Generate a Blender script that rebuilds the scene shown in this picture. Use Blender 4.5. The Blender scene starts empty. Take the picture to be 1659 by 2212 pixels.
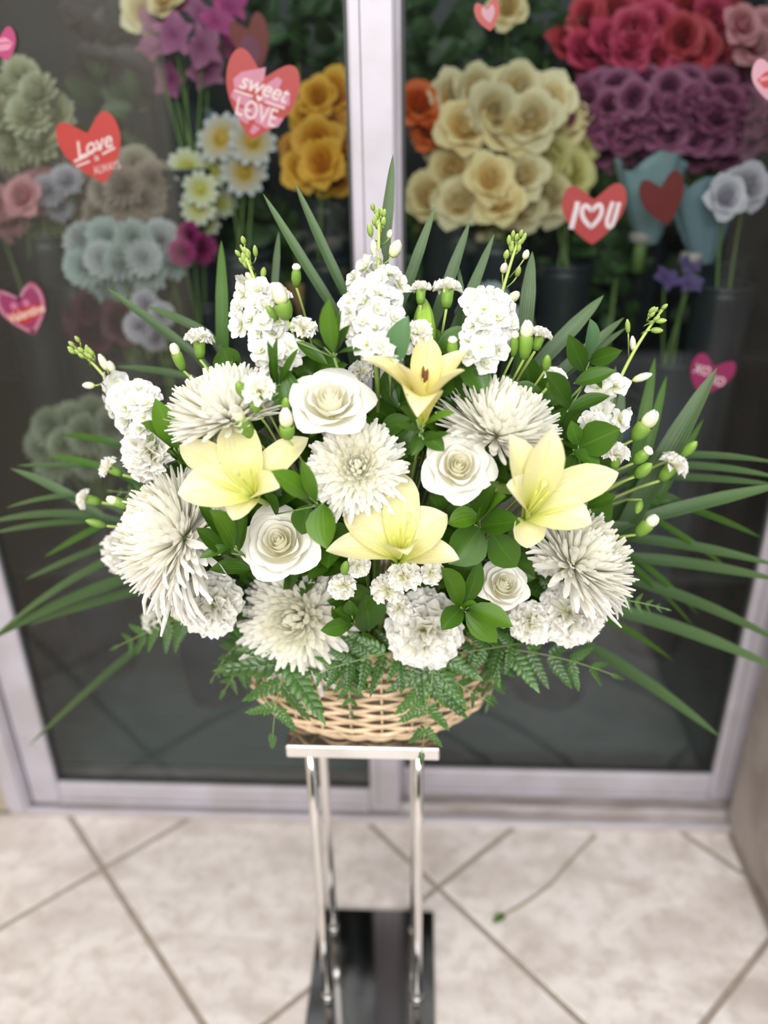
import bpy, math, random
import numpy as np
from mathutils import Matrix, Vector

rng = random.Random(7)
sc = bpy.context.scene
COL = sc.collection

# ------------------------------------------------------------------ camera, world, lights, exposure
W, H = 1659, 2212
FPX, YAW, PITCH, ROLL = 1722.9, -0.0534, 0.4585, -0.01646
CAMP = np.array([0.0, 0.0, 1.5])
_f = np.array([math.sin(YAW)*math.cos(PITCH), math.cos(YAW)*math.cos(PITCH), -math.sin(PITCH)])
_r = np.array([math.cos(YAW), -math.sin(YAW), 0.0])
_u = np.cross(_r, _f)
RIGHT = _r*math.cos(ROLL) + _u*math.sin(ROLL)
UP = _u*math.cos(ROLL) - _r*math.sin(ROLL)
FWD = _f
BACK = -FWD
cam = bpy.data.cameras.new('camera')
cam_o = bpy.data.objects.new('camera', cam)
COL.objects.link(cam_o)
cam.sensor_fit = 'VERTICAL'
cam.sensor_height = 36.0
cam.lens = FPX/H*36.0
cam.clip_start = 0.02
cam_o.matrix_world = Matrix(((RIGHT[0], UP[0], BACK[0], CAMP[0]), (RIGHT[1], UP[1], BACK[1], CAMP[1]), (RIGHT[2], UP[2], BACK[2], CAMP[2]), (0, 0, 0, 1)))
cam.dof.use_dof = True
cam.dof.focus_distance = 0.95
cam.dof.aperture_fstop = cam.lens/1000/0.0195
sc.camera = cam_o

world = bpy.data.worlds.new('world')
sc.world = world
world.use_nodes = True
bg = world.node_tree.nodes['Background']
bg.inputs[0].default_value = (1.0, 0.985, 0.96, 1)
bg.inputs[1].default_value = 0.50
def area(name, loc, target, size, power, color=(1, 1, 1)):
    l = bpy.data.lights.new(name, 'AREA'); l.shape = 'RECTANGLE'; l.size = size[0]; l.size_y = size[1]
    l.energy = power; l.color = color
    o = bpy.data.objects.new(name, l); COL.objects.link(o)
    o.location = loc
    d = Vector(target) - Vector(loc)
    o.rotation_euler = d.to_track_quat('-Z', 'Y').to_euler()
    return o
area('ceiling_light_near', (-0.25, -0.25, 2.8), (-0.2, 0.7, 0.0), (2.2, 1.2), 40, (1, 0.985, 0.96))
area('front_fill_light', (-0.1, -2.5, 2.52), (-0.1, 0.9, 0.9), (4.2, 0.58), 185, (1, 0.985, 0.955))  # added fill lamp behind the viewer, brightens the flowers from the front
area('cooler_light', (-0.1, 1.62, 2.12), (-0.1, 1.9, 1.0), (1.5, 0.08), 2.6, (0.9, 0.97, 1.0))
sc.view_settings.view_transform = 'Standard'
sc.view_settings.look = 'None'
sc.view_settings.gamma = 1
sc.view_settings.use_curve_mapping = False
sc.view_settings.exposure = -0.06

# ------------------------------------------------------------------ pixel helpers
def ray(u, v):
    return RIGHT*((u-W/2)/FPX) + UP*(-(v-H/2)/FPX) + FWD
def aty(u, v, y):
    d = ray(u, v); return CAMP + d*(y/d[1])
def atz(u, v, z):
    d = ray(u, v); return CAMP + d*((z-CAMP[2])/d[2])
def depth(P): return float(np.dot(np.asarray(P)-CAMP, FWD))
def dome(u, v):
    r2 = ((u-820)/640.0)**2 + ((v-1120)/(580.0 if v < 1120 else 340.0))**2
    return 1.0 - 0.2*max(0.0, 1-r2)**0.75
def at(u, v, dy=0.0):
    """point of the arrangement's rounded front on the pixel's ray, dy metres further away"""
    return aty(u, v, dome(u, v)+dy)
def face(fx, fy, fz):
    a = RIGHT*fx + UP*fy + BACK*fz
    return a/np.linalg.norm(a)
def nz(a):
    a = np.asarray(a, float); n = np.linalg.norm(a); return a/n if n > 1e-9 else a
def frame(loc, a, spin=0.0, s=1.0):
    z = Vector(nz(a)); ref = Vector((0.123, 0.2, 0.97))
    if abs(z.dot(ref)) > 0.98: ref = Vector((1, 0, 0.1))
    x = ref.cross(z).normalized(); y = z.cross(x)
    m = Matrix((x, y, z)).transposed().to_4x4()
    return Matrix.Translation(Vector(loc)) @ m @ Matrix.Rotation(spin, 4, 'Z') @ Matrix.Scale(s, 4)

# ------------------------------------------------------------------ object helpers
def mesh(name, verts, faces, mat, uv=None, smooth=True):
    me = bpy.data.meshes.new(name)
    me.from_pydata([tuple(map(float, v)) for v in verts], [], [tuple(int(i) for i in f) for f in faces])
    if uv is not None:
        lay = me.uv_layers.new(name='UVMap')
        idx = np.zeros(len(me.loops), np.int32); me.loops.foreach_get('vertex_index', idx)
        lay.data.foreach_set('uv', np.asarray(uv, np.float32)[idx].ravel())
    if smooth: me.polygons.foreach_set('use_smooth', [True]*len(me.polygons))
    for m in (mat if isinstance(mat, (list, tuple)) else [mat]): me.materials.append(m)
    return me
def put(name, me, parent=None, mw=None):
    o = bpy.data.objects.new(name, me); COL.objects.link(o)
    m = mw if mw is not None else Matrix.Identity(4)
    if parent is not None:
        o.parent = parent; o.matrix_basis = INV[parent.name] @ m
    else: o.matrix_basis = m
    INV[o.name] = m.inverted_safe()
    return o
INV = {}
def thing(name, label, cat, base=(0, 0, 0), group=None):
    o = bpy.data.objects.new(name, None); COL.objects.link(o)
    o.empty_display_size = 0.02
    o.location = Vector(base)
    INV[o.name] = Matrix.Translation(-Vector(base))
    tag(o, label, cat, group)
    return o
def tag(o, label, cat, group=None, kind=None):
    if label: o['label'] = label
    if cat: o['category'] = cat
    if group: o['group'] = group
    if kind: o['kind'] = kind
    return o
def struct(o, label=None, cat=None):
    o['kind'] = 'structure'
    return tag(o, label, cat)
def join(parts):
    V, F, U, n = [], [], [], 0
    for v, f, u in parts:
        V += list(v); U += list(u); F += [tuple(i+n for i in q) for q in f]; n += len(v)
    return V, F, U
def grid(nu, nv, fn):
    V, U, F = [], [], []
    for i in range(nu+1):
        for j in range(nv+1):
            t, s = i/nu, j/nv*2-1
            V.append(fn(t, s)); U.append((t, (s+1)/2))
    for i in range(nu):
        for j in range(nv):
            a = i*(nv+1)+j; F.append((a, a+1, a+nv+2, a+nv+1))
    return V, F, U
def box(x0, x1, y0, y1, z0, z1, bev=0.0):
    b = min(bev, (x1-x0)/3, (y1-y0)/3, (z1-z0)/3)
    if b <= 0:
        V = [(x, y, z) for z in (z0, z1) for x, y in ((x0, y0), (x1, y0), (x1, y1), (x0, y1))]
        F = [(3, 2, 1, 0), (4, 5, 6, 7), (0, 1, 5, 4), (1, 2, 6, 5), (2, 3, 7, 6), (3, 0, 4, 7)]
        return V, F, [(v[0], v[1]) for v in V]
    V = []; 
    def ring(z, i): 
        xa, xb, ya, yb = x0+i, x1-i, y0+i, y1-i
        c = b
        return [(xa+c, ya, z), (xb-c, ya, z), (xb, ya+c, z), (xb, yb-c, z), (xb-c, yb, z), (xa+c, yb, z), (xa, yb-c, z), (xa, ya+c, z)]
    V = ring(z0, b*0.8)+ring(z0+b, 0)+ring(z1-b, 0)+ring(z1, b*0.8)
    F = [tuple(range(7, -1, -1)), tuple(range(24, 32))]
    for k in range(3):
        for i in range(8):
            j = (i+1) % 8; F.append((k*8+i, k*8+j, k*8+8+j, k*8+8+i))
    return V, F, [(v[0], v[1]) for v in V]
def boxo(name, dims, mat, parent=None, bev=0.002):
    v, f, u = box(*dims, bev)
    return put(name, mesh(name, v, f, mat, u, smooth=False), parent)
def tube(pts, rad, n=6, cap=True):
    P = np.asarray(pts, float); m = len(P)
    rad = np.broadcast_to(np.asarray(rad, float), (m,))
    T = np.gradient(P, axis=0); T /= np.linalg.norm(T, axis=1)[:, None]+1e-12
    ref = np.array([0.31, 0.2, 0.93]) if abs(T[0] @ np.array([0.31, 0.2, 0.93])) < 0.95 else np.array([1.0, 0, 0])
    V, U, F = [], [], []
    s = nz(np.cross(T[0], ref))
    for i in range(m):
        s = nz(s - T[i]*(s @ T[i])); b = np.cross(T[i], s)
        for k in range(n):
            a = 2*math.pi*k/n
            V.append(P[i]+(s*math.cos(a)+b*math.sin(a))*rad[i]); U.append((i/(m-1), k/n))
    for i in range(m-1):
        for k in range(n):
            k2 = (k+1) % n; F.append((i*n+k, i*n+k2, i*n+n+k2, i*n+n+k))
    if cap: F.append(tuple(range(n-1, -1, -1))); F.append(tuple(range((m-1)*n, m*n)))
    return V, F, U
def lathe(prof, n=14):
    V, U, F = [], [], []; m = len(prof)
    for i, (r, z) in enumerate(prof):
        for k in range(n):
            a = 2*math.pi*k/n; V.append((r*math.cos(a), r*math.sin(a), z)); U.append((i/(m-1), k/n))
    for i in range(m-1):
        for k in range(n):
            k2 = (k+1) % n; F.append((i*n+k, i*n+k2, i*n+n+k2, i*n+n+k))
    return V, F, U
def bez(P, n=12):
    P = [np.asarray(p, float) for p in P]
    t = np.linspace(0, 1, n)[:, None]
    if len(P) == 2: return P[0]*(1-t)+P[1]*t
    if len(P) == 3: return P[0]*(1-t)**2+2*P[1]*t*(1-t)+P[2]*t*t
    return P[0]*(1-t)**3+3*P[1]*t*(1-t)**2+3*P[2]*t*t*(1-t)+P[3]*t**3
def ribbon(C, hw, nref, cup=0.15, nv=4, fold=0.0, wav=0.0, wk=9.0, ph=0.0, twist=0.0):
    """strip along polyline C; hw half widths; normals near nref; cup curls the sides up, fold makes a keel"""
    C = np.asarray(C, float); n = len(C)
    T = np.gradient(C, axis=0); T /= np.linalg.norm(T, axis=1)[:, None]+1e-12
    V, U, F = [], [], []
    for i in range(n):
        t = i/(n-1)
        s = nz(np.cross(T[i], nref)); nn = np.cross(s, T[i])
        if twist:
            a = twist*t; s, nn = s*math.cos(a)+nn*math.sin(a), nn*math.cos(a)-s*math.sin(a)
        for j in range(nv+1):
            x = j/nv*2-1
            w = hw[i]
            V.append(C[i]+s*(x*w)+nn*(cup*w*x*x+fold*w*abs(x)+wav*w*math.sin(wk*t+ph+(2.2 if x > 0 else 0))*abs(x)))
            U.append((t, j/nv))
    for i in range(n-1):
        for j in range(nv):
            a = i*(nv+1)+j; F.append((a, a+1, a+nv+2, a+nv+1))
    return V, F, U

# ------------------------------------------------------------------ materials
def lin(c):
    return tuple((x/255/12.92 if x/255 <= 0.04045 else ((x/255+0.055)/1.055)**2.4) for x in c)
def new_mat(name):
    m = bpy.data.materials.new(name); m.use_nodes = True
    nt = m.node_tree; nt.nodes.clear()
    out = nt.nodes.new('ShaderNodeOutputMaterial')
    return m, nt, out
def ramp(nt, stops, fac, interp='EASE'):
    r = nt.nodes.new('ShaderNodeValToRGB'); r.color_ramp.interpolation = interp
    e = r.color_ramp.elements
    while len(e) < len(stops): e.new(0.5)
    for k, (p, c) in zip(e, stops): k.position = p; k.color = (*c[:3], 1)
    nt.links.new(fac, r.inputs[0]); return r.outputs[0]
def math_node(nt, op, a, b=None):
    n = nt.nodes.new('ShaderNodeMath'); n.operation = op
    for i, x in enumerate((a, b)):
        if x is None: continue
        if isinstance(x, (int, float)): n.inputs[i].default_value = x
        else: nt.links.new(x, n.inputs[i])
    return n.outputs[0]
def mixc(nt, fac, a, b, mode='MIX'):
    n = nt.nodes.new('ShaderNodeMix'); n.data_type = 'RGBA'; n.blend_type = mode
    for s, x in ((n.inputs[0], fac), (n.inputs[6], a), (n.inputs[7], b)):
        if isinstance(x, (int, float)): s.default_value = x
        elif isinstance(x, tuple): s.default_value = (*x[:3], 1)
        else: nt.links.new(x, s)
    return n.outputs[2]
def noise(nt, scale, detail=3, coord='Object', rough=0.5, stretch=None, dist=0.0):
    tc = nt.nodes.new('ShaderNodeTexCoord')
    src = tc.outputs[coord]
    if stretch:
        mp = nt.nodes.new('ShaderNodeMapping'); mp.inputs['Scale'].default_value = stretch[:3]
        if len(stretch) > 3: mp.inputs['Rotation'].default_value = (0, 0, stretch[3])
        nt.links.new(src, mp.inputs[0]); src = mp.outputs[0]
    n = nt.nodes.new('ShaderNodeTexNoise'); n.inputs['Scale'].default_value = scale; n.inputs['Detail'].default_value = detail
    n.inputs['Roughness'].default_value = rough; n.inputs['Distortion'].default_value = dist
    nt.links.new(src, n.inputs['Vector']); return n.outputs[0]
def bump(nt, h, strength=0.2, dist=0.002):
    b = nt.nodes.new('ShaderNodeBump'); b.inputs['Strength'].default_value = strength; b.inputs['Distance'].default_value = dist
    nt.links.new(h, b.inputs['Height']); return b.outputs[0]
def uvs(nt):
    n = nt.nodes.new('ShaderNodeUVMap'); n.uv_map = 'UVMap'
    s = nt.nodes.new('ShaderNodeSeparateXYZ'); nt.links.new(n.outputs[0], s.inputs[0]); return s.outputs[0], s.outputs[1]
def leafy(name, stops, rough=0.5, transl=0.25, var=0.1, veins=0.0, midrib=None, spec=0.5, nveins=12, coat=0.0, fine=0.0):
    """petal or leaf: colour along its length, veins, light shining through"""
    m, nt, out = new_mat(name)
    u, v = uvs(nt)
    c = ramp(nt, stops, u)
    if midrib:
        d = math_node(nt, 'ABSOLUTE', math_node(nt, 'SUBTRACT', v, 0.5))
        k = math_node(nt, 'SUBTRACT', 1.0, math_node(nt, 'MULTIPLY', d, midrib[1]))
        n = nt.nodes.new('ShaderNodeClamp'); nt.links.new(k, n.inputs[0])
        c = mixc(nt, math_node(nt, 'MULTIPLY', n.outputs[0], midrib[2]), c, midrib[0])
    nrm = None
    if veins:
        w = math_node(nt, 'SINE', math_node(nt, 'MULTIPLY', v, nveins*6.283))
        w = math_node(nt, 'ADD', math_node(nt, 'MULTIPLY', w, 0.5), 0.5)
        nrm = bump(nt, w, veins, 0.0015)
        c = mixc(nt, math_node(nt, 'MULTIPLY', w, fine), c, tuple(x*0.6 for x in stops[-1][1][:3]))
    oi = nt.nodes.new('ShaderNodeObjectInfo')
    hs = nt.nodes.new('ShaderNodeHueSaturation')
    nt.links.new(c, hs.inputs['Color'])
    nt.links.new(math_node(nt, 'ADD', math_node(nt, 'MULTIPLY', oi.outputs['Random'], var*2), 1-var), hs.inputs['Value'])
    c = hs.outputs[0]
    p = nt.nodes.new('ShaderNodeBsdfPrincipled')
    p.inputs['Roughness'].default_value = rough; p.inputs['Specular IOR Level'].default_value = spec
    p.inputs['Coat Weight'].default_value = coat; p.inputs['Coat Roughness'].default_value = 0.25
    nt.links.new(c, p.inputs['Base Color'])
    if nrm: nt.links.new(nrm, p.inputs['Normal'])
    t = nt.nodes.new('ShaderNodeBsdfTranslucent'); nt.links.new(c, t.inputs[0])
    mx = nt.nodes.new('ShaderNodeMixShader'); mx.inputs[0].default_value = transl
    nt.links.new(p.outputs[0], mx.inputs[1]); nt.links.new(t.outputs[0], mx.inputs[2]); nt.links.new(mx.outputs[0], out.inputs[0])
    return m
def plain(name, col, rough=0.5, metal=0.0, nscale=0, ncol=None, nfac=0.4, bmp=0.0, spec=0.5, emit=None, stretch=None):
    m, nt, out = new_mat(name)
    p = nt.nodes.new('ShaderNodeBsdfPrincipled')
    p.inputs['Base Color'].default_value = (*col, 1); p.inputs['Roughness'].default_value = rough; p.inputs['Metallic'].default_value = metal
    p.inputs['Specular IOR Level'].default_value = spec
    if nscale:
        n = noise(nt, nscale, 4, stretch=stretch)
        r = ramp(nt, [(0.35, (0, 0, 0)), (0.68, (1, 1, 1))], n)
        nt.links.new(mixc(nt, math_node(nt, 'MULTIPLY', r, nfac), tuple(col), tuple(ncol or [x*0.6 for x in col])), p.inputs['Base Color'])
        if bmp: nt.links.new(bump(nt, n, bmp, 0.003), p.inputs['Normal'])
    if emit: p.inputs['Emission Color'].default_value = (*emit[0], 1); p.inputs['Emission Strength'].default_value = emit[1]
    nt.links.new(p.outputs[0], out.inputs[0]); return m

WHT = (0.86, 0.85, 0.80)
MUM_IN = leafy('mum_petal_inner', [(0, (0.94, 0.92, 0.70)), (0.5, (0.96, 0.94, 0.80)), (1, (0.97, 0.95, 0.85))], 0.55, 0.40, 0.02)
MUM_MID = leafy('mum_petal_middle', [(0, (0.94, 0.92, 0.74)), (0.5, (0.96, 0.95, 0.86)), (1, (0.97, 0.96, 0.90))], 0.55, 0.40, 0.02)
MUM_OUT = leafy('mum_petal_outer', [(0, (0.93, 0.92, 0.80)), (0.35, (0.96, 0.95, 0.91)), (1, (0.97, 0.96, 0.93))], 0.55, 0.40, 0.02)
ROSE_IN = leafy('rose_petal_inner', [(0, (0.95, 0.92, 0.68)), (0.6, (0.95, 0.93, 0.78)), (1, (0.95, 0.93, 0.84))], 0.45, 0.45, 0.03)
ROSE_OUT = leafy('rose_petal_outer', [(0, (0.84, 0.80, 0.50)), (0.45, (0.90, 0.88, 0.74)), (0.85, (0.91, 0.90, 0.84)), (1, (0.91, 0.90, 0.86))], 0.45, 0.36, 0.03)
LILY = leafy('lily_tepal', [(0, (0.42, 0.58, 0.08)), (0.2, (0.66, 0.68, 0.19)), (0.5, (0.74, 0.70, 0.37)), (1, (0.77, 0.73, 0.50))], 0.42, 0.22, 0.03, veins=0.12, midrib=((0.80, 0.76, 0.22), 14.0, 0.6), nveins=9)
LILY_Y = leafy('lily_tepal_yellow', [(0, (0.50, 0.58, 0.08)), (0.2, (0.76, 0.67, 0.17)), (0.6, (0.79, 0.71, 0.33)), (1, (0.79, 0.72, 0.44))], 0.42, 0.22, 0.03, veins=0.12, midrib=((0.82, 0.70, 0.14), 14.0, 0.6), nveins=9)
CARN = leafy('carnation_petal', [(0, (0.70, 0.72, 0.35)), (0.45, (0.92, 0.90, 0.70)), (0.8, (0.94, 0.93, 0.87)), (1, (0.94, 0.93, 0.90))], 0.6, 0.32, 0.03, veins=0.1, nveins=7)
STOCK = leafy('stock_petal', [(0, (0.50, 0.60, 0.10)), (0.26, (0.80, 0.82, 0.55)), (0.5, (0.80, 0.80, 0.75)), (1, (0.79, 0.79, 0.77))], 0.55, 0.26, 0.04)
BUDW = leafy('bud_white', [(0, (0.55, 0.62, 0.2)), (0.4, (0.82, 0.82, 0.62)), (1, (0.88, 0.86, 0.80))], 0.5, 0.2, 0.04)
BUDG = leafy('bud_green', [(0, (0.20, 0.34, 0.05)), (0.6, (0.36, 0.48, 0.12)), (1, (0.55, 0.62, 0.32))], 0.5, 0.15, 0.08)
CALYX = leafy('calyx', [(0, (0.10, 0.20, 0.03)), (0.5, (0.17, 0.32, 0.04)), (1, (0.26, 0.42, 0.07))], 0.45, 0.12, 0.1)
STEM = leafy('stem', [(0, (0.10, 0.18, 0.04)), (1, (0.22, 0.33, 0.10))], 0.5, 0.0, 0.1)
STEM_L = leafy('stem_light', [(0, (0.14, 0.24, 0.05)), (1, (0.42, 0.54, 0.14))], 0.5, 0.0, 0.08)
LEAF = leafy('ruscus_leaf', [(0, (0.030, 0.082, 0.006)), (0.5, (0.044, 0.115, 0.008)), (1, (0.05, 0.12, 0.010))], 0.36, 0.16, 0.22, veins=0.08, midrib=((0.09, 0.20, 0.035), 30.0, 0.5), nveins=6, spec=0.3)
LEAF_L = leafy('ruscus_leaf_light', [(0, (0.050, 0.130, 0.008)), (0.5, (0.085, 0.195, 0.012)), (1, (0.095, 0.205, 0.016))], 0.36, 0.2, 0.15, veins=0.08, midrib=((0.12, 0.26, 0.045), 30.0, 0.5), nveins=6, spec=0.3)
LEAF_G = leafy('ruscus_leaf_grey', [(0, (0.06, 0.15, 0.05)), (1, (0.11, 0.22, 0.10))], 0.5, 0.12, 0.08, veins=0.06, nveins=6)
PALM = leafy('palm_leaflet', [(0, (0.030, 0.072, 0.020)), (0.5, (0.056, 0.112, 0.038)), (1, (0.095, 0.165, 0.060))], 0.42, 0.18, 0.15, veins=0.25, nveins=7, fine=0.35)
PALM_D = leafy('palm_leaflet_underside', [(0, (0.035, 0.11, 0.010)), (1, (0.07, 0.17, 0.018))], 0.5, 0.3, 0.15, veins=0.2, nveins=6, fine=0.3)
FERN = leafy('fern_pinna', [(0, (0.030, 0.088, 0.012)), (0.6, (0.046, 0.125, 0.018)), (1, (0.080, 0.185, 0.030))], 0.34, 0.12, 0.25, midrib=((0.07, 0.17, 0.04), 9, 0.5), spec=0.6)
ANTHER = plain('anther', (0.16, 0.05, 0.012), 0.7, nscale=300)
FILAMENT = plain('filament', (0.72, 0.72, 0.16), 0.5, nscale=80, ncol=(0.6, 0.66, 0.12))
PISTIL = plain('pistil', (0.80, 0.80, 0.25), 0.4, nscale=80, ncol=(0.7, 0.74, 0.2))
WICKER = None

def wicker_mat():
    m, nt, out = new_mat('wicker')
    u, v = uvs(nt)
    n = noise(nt, 60, 4, 'Object', stretch=(1, 1, 5))
    c = ramp(nt, [(0.25, (0.38, 0.25, 0.14)), (0.5, (0.62, 0.46, 0.30)), (0.75, (0.76, 0.62, 0.46))], n)
    oi = nt.nodes.new('ShaderNodeObjectInfo'); hs = nt.nodes.new('ShaderNodeHueSaturation'); nt.links.new(c, hs.inputs['Color'])
    nt.links.new(math_node(nt, 'ADD', math_node(nt, 'MULTIPLY', oi.outputs['Random'], 0.3), 0.9), hs.inputs['Value'])
    p = nt.nodes.new('ShaderNodeBsdfPrincipled'); p.inputs['Roughness'].default_value = 0.5
    nt.links.new(hs.outputs[0], p.inputs['Base Color']); nt.links.new(bump(nt, n, 0.3, 0.001), p.inputs['Normal'])
    nt.links.new(p.outputs[0], out.inputs[0]); return m
WICKER = wicker_mat()

def tile_mat():
    m, nt, out = new_mat('stone_tile')
    n1 = noise(nt, 5.0, 6, 'Object', 0.55, stretch=(1.0, 1.9, 1.0, 0.7), dist=0.5)
    n2 = noise(nt, 26, 5, 'Object', 0.6)
    c = ramp(nt, [(0.26, lin((188, 177, 171))), (0.42, lin((212, 203, 199))), (0.58, lin((229, 222, 219))), (0.76, lin((201, 191, 186)))], n1)
    c = mixc(nt, math_node(nt, 'MULTIPLY', ramp(nt, [(0.42, (0, 0, 0)), (0.70, (1, 1, 1))], n2), 0.5), c, lin((184, 170, 160)))
    oi = nt.nodes.new('ShaderNodeObjectInfo'); hs = nt.nodes.new('ShaderNodeHueSaturation'); nt.links.new(c, hs.inputs['Color'])
    nt.links.new(math_node(nt, 'ADD', math_node(nt, 'MULTIPLY', oi.outputs['Random'], 0.06), 0.95), hs.inputs['Value'])
    p = nt.nodes.new('ShaderNodeBsdfPrincipled'); p.inputs['Roughness'].default_value = 0.42
    nt.links.new(hs.outputs[0], p.inputs['Base Color']); nt.links.new(bump(nt, n1, 0.12, 0.004), p.inputs['Normal'])
    nt.links.new(p.outputs[0], out.inputs[0]); return m
TILE = tile_mat()
GROUT = plain('grout', lin((158, 146, 136)), 0.9, nscale=40)
FRAMEM = plain('white_frame', lin((184, 179, 190)), 0.4, nscale=9, ncol=lin((160, 152, 152)), nfac=0.5)
SILLM = plain('dirty_sill', lin((200, 194, 196)), 0.5, nscale=14, ncol=lin((140, 122, 112)), nfac=0.65, stretch=(0.5, 3, 3))
GASKET = plain('gasket', (0.03, 0.035, 0.035), 0.6, nscale=40)
WALLL = plain('left_plaster', lin((176, 168, 150)), 0.8, nscale=6, ncol=lin((150, 140, 120)), bmp=0.1)
WALLR = plain('grey_stone', lin((168, 158, 152)), 0.65, nscale=7, ncol=lin((120, 108, 102)), nfac=0.55, bmp=0.15)
COOLM = plain('cooler_lining', (0.030, 0.040, 0.040), 0.5, nscale=3)
COOLF = plain('cooler_floor', (0.13, 0.175, 0.18), 0.5, nscale=4, ncol=(0.09, 0.125, 0.13))
SHELFM = plain('shelf_steel', (0.03, 0.04, 0.042), 0.45, 0.2, nscale=6)
CHROME = plain('polished_steel', (0.80, 0.78, 0.76), 0.13, 1.0, nscale=4, ncol=(0.70, 0.68, 0.66))
MIRROR = plain('steel_tray_top', (0.55, 0.52, 0.49), 0.10, 1.0, nscale=4, ncol=(0.48, 0.45, 0.42))
BLACK = plain('black_glass_base', (0.26, 0.255, 0.26), 0.07, 1.0, nscale=3, ncol=(0.22, 0.22, 0.22))
def glass_mat():
    m, nt, out = new_mat('door_glass')
    tr = nt.nodes.new('ShaderNodeBsdfTransparent'); tr.inputs[0].default_value = (0.83, 0.86, 0.85, 1)
    gl = nt.nodes.new('ShaderNodeBsdfGlossy'); gl.inputs['Roughness'].default_value = 0.02
    ge = nt.nodes.new('ShaderNodeNewGeometry'); dt = nt.nodes.new('ShaderNodeVectorMath'); dt.operation = 'DOT_PRODUCT'
    nt.links.new(ge.outputs['Normal'], dt.inputs[0]); nt.links.new(ge.outputs['Incoming'], dt.inputs[1])
    c1 = math_node(nt, 'SUBTRACT', 1.0, math_node(nt, 'ABSOLUTE', dt.outputs['Value']))      # Schlick's reflectance, the same from both sides
    fres = math_node(nt, 'ADD', math_node(nt, 'MULTIPLY', math_node(nt, 'POWER', c1, 5.0), 0.95), 0.05)
    mx = nt.nodes.new('ShaderNodeMixShader')
    nt.links.new(fres, mx.inputs[0]); nt.links.new(tr.outputs[0], mx.inputs[1]); nt.links.new(gl.outputs[0], mx.inputs[2])
    nt.links.new(mx.outputs[0], out.inputs[0]); return m
GLASS = glass_mat()

# ------------------------------------------------------------------ floor of diagonal tiles
PHI = -0.8171; TS = 0.53; T0 = np.array([-0.71, 1.221])
A2 = np.array([math.cos(PHI), math.sin(PHI)]); B2 = np.array([-math.sin(PHI), math.cos(PHI)])
floor = boxo('floor', (-2.6, 0.80, -2.6, 1.40, -0.06, -0.003), GROUT, bev=0)
struct(floor, 'beige stone tile floor laid diagonally in front of the glass doors', 'floor')
def clip(poly, n, d):
    out = []
    for i in range(len(poly)):
        a, b = poly[i], poly[(i+1) % len(poly)]
        da, db = a @ n-d, b @ n-d
        if da <= 0: out.append(a)
        if (da < 0) != (db < 0) and abs(da-db) > 1e-9: out.append(a+(b-a)*(da/(da-db)))
    return out
for i in range(-6, 8):
    for j in range(-8, 6):
        g = 0.0062
        c0 = T0+A2*(i*TS)+B2*(j*TS)
        poly = [c0+A2*g+B2*g, c0+A2*(TS-g)+B2*g, c0+A2*(TS-g)+B2*(TS-g), c0+A2*g+B2*(TS-g)]
        for n, d in (((1, 0), 0.712), ((-1, 0), 2.4), ((0, 1), 1.366), ((0, -1), 1.9)):
            poly = clip(poly, np.array(n, float), d) if poly else poly
        if len(poly) < 3: continue
        cen = sum(poly)/len(poly)
        if max(np.linalg.norm(p-cen) for p in poly) < 0.04: continue
        n = len(poly); e = 0.002
        V = [(*p, -0.02) for p in poly]+[(*p, -0.0018) for p in poly]+[(*(p+(cen-p)/np.linalg.norm(cen-p)*e), 0.0) for p in poly]
        F = [tuple(range(2*n, 3*n))]+[(k*n+a, k*n+(a+1) % n, k*n+n+(a+1) % n, k*n+n+a) for k in (0, 1) for a in range(n)]
        put('tile', mesh('tile', V, F, TILE, [(v[0], v[1]) for v in V], smooth=False), floor)

# ------------------------------------------------------------------ walls, sill, sliding doors
wl = boxo('wall_left', (-1.9, -0.995, 1.372, 1.50, 0, 2.4), WALLL, bev=0.004)
struct(wl, 'beige plaster wall left of the door frame', 'wall')
ws = boxo('wall_side', (-1.42, -1.32, -1.75, 1.372, 0, 2.4), plain('pale_plaster', lin((214, 205, 190)), 0.8, nscale=3, ncol=lin((190, 178, 160))), bev=0.004)
struct(ws, 'pale plaster side wall mirrored in the left glass door', 'wall')
wb = boxo('wall_back', (-2.6, 2.4, -2.75, -2.65, 0, 2.6), plain('dark_shopfront', (0.045, 0.05, 0.05), 0.7, nscale=2), bev=0.004)
struct(wb, 'dark wall across the passage behind the viewer', 'wall')
# right pier with a chipped foot
V, F, U = [], [], []
ys = np.linspace(0.90, 1.376, 60)
prof = []
for k, y in enumerate(ys):
    chip = 0.020*math.exp(-((y-1.16)/0.05)**2)+0.008*math.exp(-((y-1.02)/0.04)**2)+0.003*rng.random()
    for (dx, z) in ((0.012+chip*1.6, 0.0), (0.004+chip, 0.012), (0.0, 0.045), (0.0, 2.4)):
        V.append((0.712+dx, y, z)); U.append((y, z))
    V.append((1.1, y, 2.4)); U.append((y, 3)); V.append((1.1, y, 0)); U.append((y, 4))
for k in range(len(ys)-1):
    for q in range(5): F.append((k*6+q, k*6+q+1, k*6+7+q, k*6+6+q))
F.append(tuple(range(6))); F.append(tuple(range((len(ys)-1)*6+5, (len(ys)-1)*6-1, -1)))
wr = put('wall_right', mesh('wall_right', V, F, WALLR, U, smooth=False))
struct(wr, 'grey stone pier right of the sliding doors', 'wall')

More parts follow.
